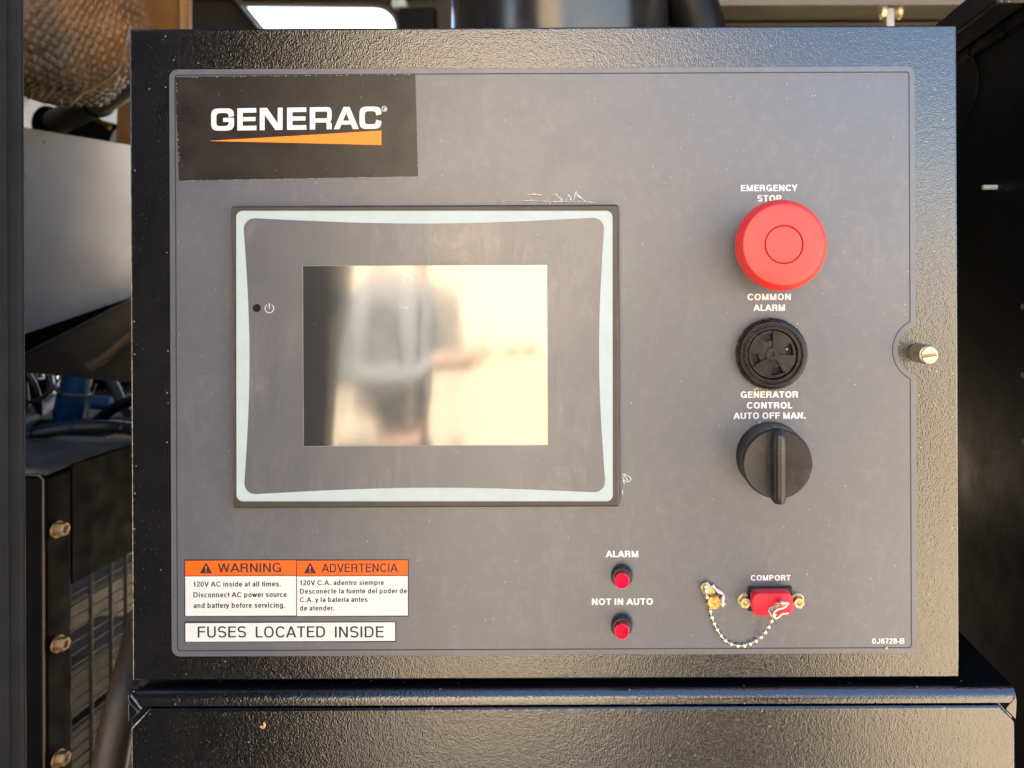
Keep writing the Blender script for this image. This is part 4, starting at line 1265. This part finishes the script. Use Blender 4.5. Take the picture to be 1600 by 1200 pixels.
# display window: thin grey frame then the glass
dsp = rr2(474.2, 415, 855.4, 696, 1.0, YTS, 2); dsp_o = rr2(473.2, 414, 856.4, 697, 1.4, YTS, 2)
ring("window_edge", dsp_o, dsp, YTS - 0.00040, YTS - 0.0001, plain("grey_window_edge", (0.22, 0.22, 0.22), 0.4), ts)
prism("display_glass", dsp, YTS - 0.00022, YTS - 0.00016, DISPLAY, ts)
c = P2(401.5, 481.3, YTS)
lathe("light_sensor", c, YTS - 0.00015, [(6.4 * s(YTS), 0), (6.2 * s(YTS), 0.0001)], VOID, ts, n=28)
# power symbol
c = P2(421.2, 482, YTS); kt = s(YTS)
n = 30; O, I = [], []
for i in range(n + 1):
    a = radians(90 + 32 + (360 - 64) * i / n)
    O.append((c[0] + 7.3 * kt * cos(a), c[1] + 7.3 * kt * sin(a))); I.append((c[0] + 6.1 * kt * cos(a), c[1] + 6.1 * kt * sin(a)))
V, Fc = [], []
yA_, yB_ = YTS - 0.0002, YTS - 0.00014
for i in range(n + 1):
    V += [(O[i][0], yA_, O[i][1]), (I[i][0], yA_, I[i][1]), (O[i][0], yB_, O[i][1]), (I[i][0], yB_, I[i][1])]
for i in range(n):
    a = i * 4; b = a + 4
    Fc += [(a, b, b + 1, a + 1), (a, b, b + 2, a + 2), (a + 1, b + 1, b + 3, a + 3)]
v, f = box_vf((c[0] - 0.7 * kt, yA_, c[1] - 0.2 * kt), (c[0] + 0.7 * kt, yB_, c[1] + 8.2 * kt)); m0 = len(V)
V += v; Fc += [tuple(q + m0 for q in ff) for ff in f]
add("power_symbol", V, Fc, plain("pale_grey_print", (0.62, 0.63, 0.64), 0.5), ts)

# glue smears round the screen housing
def blob(name, pts, r, parent, n=6):
    return tube(name, spline([at(*p) for p in pts], 5), r, GLUE, parent, n=n)
sg = thing("glue_smear", "pale hardened glue bead with spikes along the top edge of the screen housing", "glue", at(850, 316, YF))
gp_pts = [(775, 316.5, -.001), (800, 313, -.0012), (840, 314, -.0013), (880, 315.5, -.0015), (910, 315, -.0015), (932, 317, -.001)]
tube("glue_bead", spline([at(*p) for p in gp_pts], 8), 0.00045, GLUE, sg, n=8, rfun=lambda t: 0.15 + 0.85 * abs(sin(t * 3.1)) * abs(noise.noise(Vector((t * 14, 2, 0))) * 1.6 + 0.2))
for P in ([(868, 302), (872, 307), (878, 313), (874, 315)], [(884, 314), (889, 305), (893, 313)], [(896, 314), (900, 299.5), (903, 305), (910, 311), (915, 315)], [(824, 304), (832, 303.5), (846, 305)]):
    tube("glue_spike", spline([at(a + random.uniform(-.6, .6), b, -.0010) for a, b in P], 6), 0.00055, GLUE, sg, n=6, rfun=lambda t: 0.25 + 0.75 * abs(sin(t * 7 + P[0][0])) * (0.3 + t * 0.7))
V, Fc = [], []
def flecks(n, fx, fy, sz):
    for q in range(n):
        a, b = fx(), fy(); m0 = len(V); k_ = random.randint(4, 6); r_ = random.uniform(*sz); ph = random.random() * 6
        c_ = at(a, b, YF)
        ring_ = [(r_ * kk * random.uniform(.5, 1.3) * cos(ph + 2 * pi * i / k_) * 1.5, r_ * kk * random.uniform(.5, 1.2) * sin(ph + 2 * pi * i / k_)) for i in range(k_)]
        V.extend([(c_.x + p[0], YF - 0.00002, c_.z + p[1]) for p in ring_] + [(c_.x, YF - 0.00025 - 0.0003 * random.random(), c_.z)])
        Fc.extend([(m0 + i, m0 + (i + 1) % k_, m0 + k_) for i in range(k_)])
flecks(60, lambda: random.triangular(775, 940, 880), lambda: random.triangular(309, 318.5, 318), (0.3, 1.3))
add("glue_flecks", V, Fc, GLUE, sg)
sg2 = thing("glue_smear", "small leaf-shaped glue fleck beside the lower right corner of the screen", "glue", at(978, 748, YF))
for P in ([(973, 740), (980, 743), (986, 748), (981, 753), (974, 749), (973, 740)], [(975, 742), (979, 748), (981, 752)], [(973, 750), (976, 756)], [(972, 765), (973, 772)]):
    tube("glue_strand", spline([at(a, b, -.0008) for a, b in P], 4), 0.00022, GLUE, sg2, n=6)
sg3 = thing("glue_smear", "golden glue fleck under the lower left rim of the buzzer", "glue", at(1183, 606, YF))
GLUEY = plain("golden_glue", (0.75, 0.62, 0.36), 0.25, var=0.3, vscale=600)
for k in range(14):
    a0 = (1176 + random.random() * 22, 603 + random.random() * 6 + 0.0)
    tube("glue_strand", [at(a0[0], a0[1], -.0009), at(a0[0] + random.uniform(-3, 3), a0[1] + random.uniform(0, 4), -.0012)], 0.00022, GLUEY, sg3, n=5)
sg4 = thing("glue_smear", "pale glue flecks at the upper left rim of the selector knob", "glue", at(1190, 661, YF))
add("glue_patch", [at(1184, 664, -.0009), at(1187, 658, -.0009), at(1192, 662, -.0009), at(1196, 660, -.0009), at(1200, 661.5, -.0009), at(1196, 664, -.0009)], [(0, 1, 2, 3, 4, 5)], plain("pale_glue", (0.55, 0.56, 0.6), 0.3), sg4)
# buzzer-rim flecks
sg5 = thing("glue_smear", "bright glue specks over the upper right rim of the buzzer", "glue", at(1240, 510, YF))
for (a, b) in ((1203, 495), (1204.5, 496.5), (1234, 504), (1236, 506.5), (1243, 511), (1245, 514), (1246, 506), (1247, 515.5)):
    c = P2(a, b, YF); rr_ = random.uniform(.5, 1.1) * kk
    lathe("glue_speck", c, YF, [(rr_, 0), (rr_ * .8, rr_ * .8)], plain("white_glue", (0.75, 0.72, 0.65), 0.3) if a == 1203 else bpy.data.materials["white_glue"], sg5, n=8)

# ------------------------------------------------------------------ emergency stop
c = P2(1202.5, 388)
es = lathe("emergency_stop_button", c, YF, [(0.0150, 0.0105), (0.0178, 0.0135), (0.0196, 0.0195), (0.0200, 0.0232), (0.01990, 0.0246), (0.0178, 0.0290), (0.0173, 0.0295), (0.0165, 0.0297), (0.0120, 0.02985), (0.0085, 0.0299), (0.0083, 0.0297), (0.0083, 0.0282)], RED, cb, n=96, sharp=13)
lathe("mounting_collar", c, YF, [(0.0145, 0), (0.0145, 0.003), (0.0118, 0.0035), (0.0118, 0.0112)], KNOB, es, n=48)
lathe("groove", c, YF, [(0.0083, 0.02825), (0.0083, 0.0284)], REDGAP, es, n=64)  # groove floor painted dark red, standing for the shade in it
V = None
lathe("centre_disc", c, YF, [(0.00785, 0.0285), (0.00785, 0.0297), (0.0077, 0.02990), (0.004, 0.0300), (0.0005, 0.0300)], RED, es, n=64)

# ------------------------------------------------------------------ buzzer
c = P2(1203, 552)
kn = lambda a, h: (1.0 + (0.014 * (1 if int(a / (2 * pi) * 240) % 2 else -1))) if h < 0.0046 else 1.0
bz = lathe("alarm_buzzer", c, YF, [(0.0160, 0.0), (0.0166, 0.0005), (0.0166, 0.0040), (0.0158, 0.0050), (0.0150, 0.0056), (0.0140, 0.0056), (0.0138, 0.0044), (0.0129, 0.0044), (0.0127, 0.0062), (0.0117, 0.0062), (0.0114, 0.0040), (0.0113, 0.0006)], BUZZ, cb, n=240, mod=kn, sharp=25)
# slotted disc: spokes and openings
def sector(name, r0, r1, a0, a1, y0, y1, mat, parent, m=8):
    O = [(c[0] + r1 * cos(radians(a0 + (a1 - a0) * i / m)), c[1] + r1 * sin(radians(a0 + (a1 - a0) * i / m))) for i in range(m + 1)]
    I = [(c[0] + r0 * cos(radians(a0 + (a1 - a0) * i / m)), c[1] + r0 * sin(radians(a0 + (a1 - a0) * i / m))) for i in range(m, -1, -1)]
    return prism(name, O + I, y0, y1, mat, parent, bev=0.00012)
yb_ = YF - 0.0052
for a0, a1 in ((32, 88), (120, 178), (212, 266), (302, 358)):     # raised blank sectors
    sector("blade", 0.0022, 0.0111, a0, a1, yb_ - 0.0002, yb_ + 0.0012, BUZZ_IN, bz)
for a0, a1 in ((88, 120), (178, 212), (266, 302), (-2, 32)):     # step and rim round each opening
    sector("slot_step", 0.0030, 0.0064, a0 + .5, a1 - .5, yb_ + 0.0007, yb_ + 0.0018, BUZZ_IN, bz, 5)
    sector("slot_rim", 0.0098, 0.0111, a0 + .5, a1 - .5, yb_ + 0.0004, yb_ + 0.0018, BUZZ_IN, bz, 5)
lathe("sounder_floor", c, YF, [(0.0112, 0.0008), (0.0112, 0.0014)], VOID, bz, n=48)
lathe("hub", c, YF, [(0.0032, 0.003), (0.0032, 0.0056), (0.0030, 0.0058), (0.0012, 0.0058), (0.0011, 0.0045)], BUZZ_IN, bz, n=40)
cc = (c[0] + 0.0075 * cos(radians(16)), c[1] + 0.0075 * sin(radians(16)))
lathe("orange_glint", cc, YF, [(0.0006, 0.0014), (0.0006, 0.0026), (0.0003, 0.0028)], COPPER, bz, n=16)  # small copper stub standing for an orange glint in the slot

# ------------------------------------------------------------------ selector knob
c = P2(1203, 711.5)
kb2 = lathe("selector_knob", c, YF, [(0.0161, 0), (0.0161, 0.0022), (0.0158, 0.0026), (0.0158, 0.0150), (0.0156, 0.0162), (0.0150, 0.0168), (0.0138, 0.0166), (0.005, 0.0158)], KNOB, cb, n=96, sharp=50)
# grip bar: wedge with rounded crest, widened toward the root
V, Fc = [], []
m = 26
secs = []
for i in range(m + 1):
    t = -1 + 2 * i / m
    z = t * 0.01655
    endf = max(0.0, 1 - abs(t) ** 7)
    top = 0.0232 - (0.0035 if t > 0.85 else 0) * (t - 0.85) / 0.15 - 0.0012 * abs(t) ** 6
    w = 0.0034 * (0.55 + 0.45 * (1 - max(0, (t - 0.55) / 0.45) ** 1.5))   # narrows to a pointer at the top
    if t < -0.9: w *= 0.75 + 0.25 * (t + 1) / 0.1
    secs.append((z, w, top))
prof_n = 9
for z, w, top in secs:
    for j in range(prof_n):
        u = j / (prof_n - 1) * pi
        xx = -cos(u) * w
        hh_ = 0.0150 + (top - 0.0150) * (sin(u) ** 0.45)
        V.append((c[0] + xx, YF - hh_, c[1] + z))
for i in range(m):
    for j in range(prof_n - 1):
        a = i * prof_n + j; Fc.append((a, a + 1, a + prof_n + 1, a + prof_n))
    Fc.append((i * prof_n, (i + 1) * prof_n, (i + 2) * prof_n - 1, (i + 1) * prof_n - 1))
Fc.append(tuple(range(prof_n))); Fc.append(tuple(range(m * prof_n, (m + 1) * prof_n)))
add("grip_bar", V, Fc, KNOB, kb2, smooth=True, sharp=45)

# ------------------------------------------------------------------ indicator lamps
plain('lens_rim_pink', (0.80, 0.06, 0.10), 0.25)
kk2 = lambda a, h: 1.0 + (0.012 * (1 if int(a / (2 * pi) * 60) % 2 else -1)) if 0.005 < h < 0.0068 else 1.0
for (px, py, lab) in ((971.5, 896.5, "red lamp under the word ALARM"), (971.5, 973.5, "red lamp under the words NOT IN AUTO")):
    c = P2(px, py)
    lp = lathe("indicator_lamp", c, YF, [(0.0049, 0), (0.0050, 0.0004), (0.0050, 0.0034), (0.0044, 0.0046), (0.0040, 0.0047)], COLLAR, cb, n=40)
    lp['label'] = lab
    lathe("lens", c, YF, [(0.0036, 0.0046), (0.0036, 0.0066), (0.0034, 0.0068), (0.0034, 0.0078), (0.0033, 0.0080)], LENSDARK, lp, n=60, mod=kk2)
    lathe("lens_cap", c, YF, [(0.0032, 0.0078), (0.0032, 0.0084), (0.0030, 0.0087), (0.0028, 0.0085), (0.0015, 0.0086)], LENS, lp, n=40)
    ORI = P2(px, py); lathe('lens_rim', c, YF, [(0.0034, 0.0079), (0.00345, 0.0082), (0.0033, 0.0084)], bpy.data.materials['lens_rim_pink'], lp, n=40)

# ------------------------------------------------------------------ thumb screw on the door
c = P2(1433.5, 550.8)
kn3 = lambda a, h: 1.0 + (0.035 * (1 if int(a / (2 * pi) * 64) % 2 else -1)) if 0.0005 < h < 0.0122 else 1.0
tsx = lathe("thumb_screw", c, 0.0, [(0.0040, 0), (0.0042, 0.0008), (0.0043, 0.0012), (0.0043, 0.0118), (0.0041, 0.0126), (0.0036, 0.0128)], plain("knurled_dull_metal", (0.48, 0.43, 0.34), 0.35, 1.0, var=0.3, vscale=400), cb, n=128, mod=kn3, sharp=30)
# slotted face: two half discs over a darker slot floor
def halfdisc(sgn):
    pts = []
    R_ = 0.0038; g_ = 0.00062; ang = radians(9)
    a0 = math.asin(g_ / R_)
    P = []
    for i in range(21):
        a = a0 + (pi - 2 * a0) * i / 20
        x, z = R_ * cos(a), R_ * sin(a) * sgn
        P.append((c[0] + x * cos(ang) - z * sin(ang), c[1] + x * sin(ang) + z * cos(ang)))
    return prism("slotted_face", P, -0.0140, -0.0127, BRASS, tsx, bev=0.0003)
halfdisc(1); halfdisc(-1)
lathe("slot_floor", c, 0.0, [(0.0034, 0.0127), (0.0034, 0.01305)], SLOT, tsx, n=24)

# ------------------------------------------------------------------ comport connector
YC = YF - 0.0015
cn = prism("comport_connector", rr2(1169, 917.5, 1238, 955.5, 2, YC), YC, YF, VOID, cb, bev=0.0003)
yc2 = YF - 0.003
prism("connector_shell", rr2(1173, 921, 1235, 954, 9, yc2), yc2, YC, BRASS, cn, bev=0.0004)
def hexprof(r, phase=0): return lambda a, h: cos(pi / 6) / cos(((a + phase) % (pi / 3)) - pi / 6)
for bx in (1162, 1244.8):
    c = P2(bx, 935.3)
    so = lathe("standoff", c, YF, [(0.0027, 0.0002), (0.0027, 0.0044), (0.0025, 0.0047), (0.0013, 0.0047), (0.0012, 0.0025)], BRASS, cn, n=48, mod=lambda a, h: (cos(pi / 6) / cos(((a + .2) % (pi / 3)) - pi / 6)) if h > 0.0001 else 1, sharp=25)
    lathe("washer", c, YF, [(0.0032, 0), (0.0032, 0.0008), (0.0030, 0.0010)], BRASS, cn, n=32)

# red dust cap (lifts off): a thing of its own, tied by its chain
dc = thing("dust_cap", "red rubber dust cap plugged on the comport connector", "dust cap", at(1205, 940, YF - .003))
yc0, yc1 = YF - 0.0035, YF - 0.0085
CP = rr2(1175, 927, 1240, 963, 13, yc1, 8)
CPb = CP
n = len(CP)
V, Fc = [], []
cx_, cz_ = sum(p[0] for p in CP) / n, sum(p[1] for p in CP) / n
for (y, f) in ((yc0, 1.0), (yc1 + 0.0006, 1.0), (yc1 + 0.0002, 0.985), (yc1, 0.955)):
    V += [(cx_ + (p[0] - cx_) * f, y, cz_ + (p[1] - cz_) * f) for p in CP]
for k in range(3):
    for i in range(n):
        j = (i + 1) % n; Fc.append((k * n + i, k * n + j, (k + 1) * n + j, (k + 1) * n + i))
Fc += [tuple(range(n)), tuple(range(3 * n, 4 * n))]
cap = add("cap_body", V, Fc, REDRUB, dc, smooth=True, sharp=40)
text("T", 1186.5, 1192, 941.5, 7.5, plain("red_emboss", (0.62, 0.008, 0.03), 0.5), cap, yc1, w=0.2, name="moulded_mark")
text("IF", 1193.5, 1200.5, 941.5, 7.5, bpy.data.materials["red_emboss"], cap, yc1, w=0.2, name="moulded_mark")
# stem, grommet and eyelet
yp = yc1
c = P2(1221, 944, yc1 - .002)
# tilted grommet ring
G0 = at(1222.5, 943.8, yc1 - 0.0042)
def tor(name, C, R_, r_, tilt, mat, parent, sx=1.0):
    pts = []
    for i in range(28):
        a = 2 * pi * i / 28
        p = Vector((R_ * cos(a) * sx, 0, R_ * sin(a)))
        p = Matrix.Rotation(tilt, 3, 'X') @ p
        pts.append(C + p)
    return tube(name, pts, r_, mat, parent, n=8, closed=True)
tor("grommet", G0, 0.0026, 0.0006, radians(58), CHAIN, dc)
lathe("grommet_stem", (G0.x, G0.z), yc1, [(0.0012, 0), (0.0012, 0.004), (0.0006, 0.0045)], STEEL, dc, n=20)
sh = spline([at(1231, 945, yc1 - .003), at(1224, 950, yc1 - .003), at(1216, 952, yc1 - .0033), at(1210, 956, yc1 - .0035), at(1208, 962, yc1 - .0035), at(1212, 966.5, yc1 - .0035), at(1218, 963, yc1 - .0033), at(1221, 960, yc1 - .003), at(1232, 958, yc1 - .0028)], 6)
tube("hook_strip", sh, 0.00045, CHAIN, dc, n=8)
# flat lug sheet
V = [at(1200, 955, yc1 - .002), at(1203, 948.5, yc1 - .0022), at(1210, 947, yc1 - .003), at(1216, 942, yc1 - .0038), at(1219, 946, yc1 - .004), at(1212, 951.5, yc1 - .0035), at(1207, 956, yc1 - .0025), at(1207, 966, yc1 - .001)]
o = add("lug_strip", V, [(0, 1, 2, 3, 4, 5, 6, 7)], plain("lug_steel", (0.42, 0.43, 0.44), 0.3, 0.8), dc)
sm = o.modifiers.new("solid", 'SOLIDIFY'); sm.thickness = 0.0003

# ------------------------------------------------------------------ bead chain
bc = thing("bead_chain", "beaded metal chain hanging in a loop from the copper screw to the red cap", "chain", at(1102, 916, YF - .002))
beads = [(232, 265), (237, 318), (250, 385), (265, 460), (287, 542), (307, 615), (332, 685), (365, 755), (407, 820), (457, 877), (523, 917), (597, 937), (672, 935), (740, 915), (806, 883), (862, 840), (910, 785), (948, 722), (980, 657), (1015, 585)]
W = []
for i, (u, v) in enumerate(beads):
    t = i / (len(beads) - 1)
    y = YF - 0.0011 - (0.0030 * max(0, 1 - i / 4)) - 0.0075 * max(0, (t - 0.72) / 0.28) ** 1.3
    W.append(at(1070 + u * .1375, 880 + v * .1375, y))
V, Fc = [], []
nr, ns = 8, 14
for j in range(nr + 1):
    ph = pi * j / nr
    for i in range(ns): V.append((0.00108 * sin(ph) * cos(2 * pi * i / ns), 0.00108 * sin(ph) * sin(2 * pi * i / ns), 0.00108 * cos(ph)))
for j in range(nr):
    for i in range(ns): Fc.append((j * ns + i, j * ns + (i + 1) % ns, (j + 1) * ns + (i + 1) % ns, (j + 1) * ns + i))
b0 = add("bead", V, Fc, CHAIN, bc, loc=W[0], smooth=True)
for w in W[1:]: dup(b0, w)
tube("link_wire", W, 0.00028, CHAIN, bc, n=8)
# clip + copper screw
cl = thing("chain_anchor", "copper hex screw with a yellow lug and glue fixing the bead chain to the panel", "screw", at(1115, 938, YF))
c = P2(1114, 936)
lathe("screw_head", c, YF, [(0.0037, 0.0008), (0.0037, 0.0030), (0.0032, 0.0038), (0.0015, 0.0036)], COPPER, cl, n=36, mod=lambda a, h: (0.93 * cos(pi / 6) / cos((a % (pi / 3)) - pi / 6)) + .05, sharp=30)
def sheet(name, P, y, mat, th=0.0004):
    o = prism(name, [P2(a, b, y) for a, b in P], y, y + th, mat, cl, bev=0.0001); return o
YEL = plain("yellow_zinc_lug", (0.72, 0.66, 0.38), 0.3, 0.9)
sheet("lug", [(1094, 917), (1098, 912), (1105, 909), (1109, 914), (1118, 925), (1112, 940), (1104, 938), (1101, 930)], YF - .0012, YEL)
tube("lug_edge", spline([at(1096, 915, YF - .003), at(1097, 921, YF - .003), at(1101, 929, YF - .002)], 5), 0.0004, YEL, cl, n=6)
tube("lug_edge", spline([at(1105, 910, YF - .003), at(1111, 918, YF - .0025), at(1117, 925, YF - .0015)], 5), 0.0004, YEL, cl, n=6)
tube("glue_strand", spline([at(1113, 914, YF - .0010), at(1116, 918, YF - .0012), at(1123, 924, YF - .0012), at(1130, 929, YF - .0012), at(1129, 938, YF - .0012), at(1128, 946, YF - .001)], 6), 0.0010, GLUE, cl, n=8, rfun=lambda t: 0.75 + 0.25 * sin(t * 19))
sheet("glue_flake", [(1125, 935), (1129, 938), (1134, 944.5), (1129.5, 949.5), (1126, 944)], YF - .0010, GLUE, .0006)

# little tan seed on the lower border
sd = thing("paint_chip", "tiny tan chip stuck on the faceplate border below the part number", "chip", at(1384, 1011.5, YF))
lathe("chip_grain", P2(1384.3, 1012, YF), YF - .00003, [(0.0008, 0), (0.0007, 0.0005), (0.0003, 0.0007)], CHIP, sd, n=6)
for o in list(bpy.data.objects):
    pass
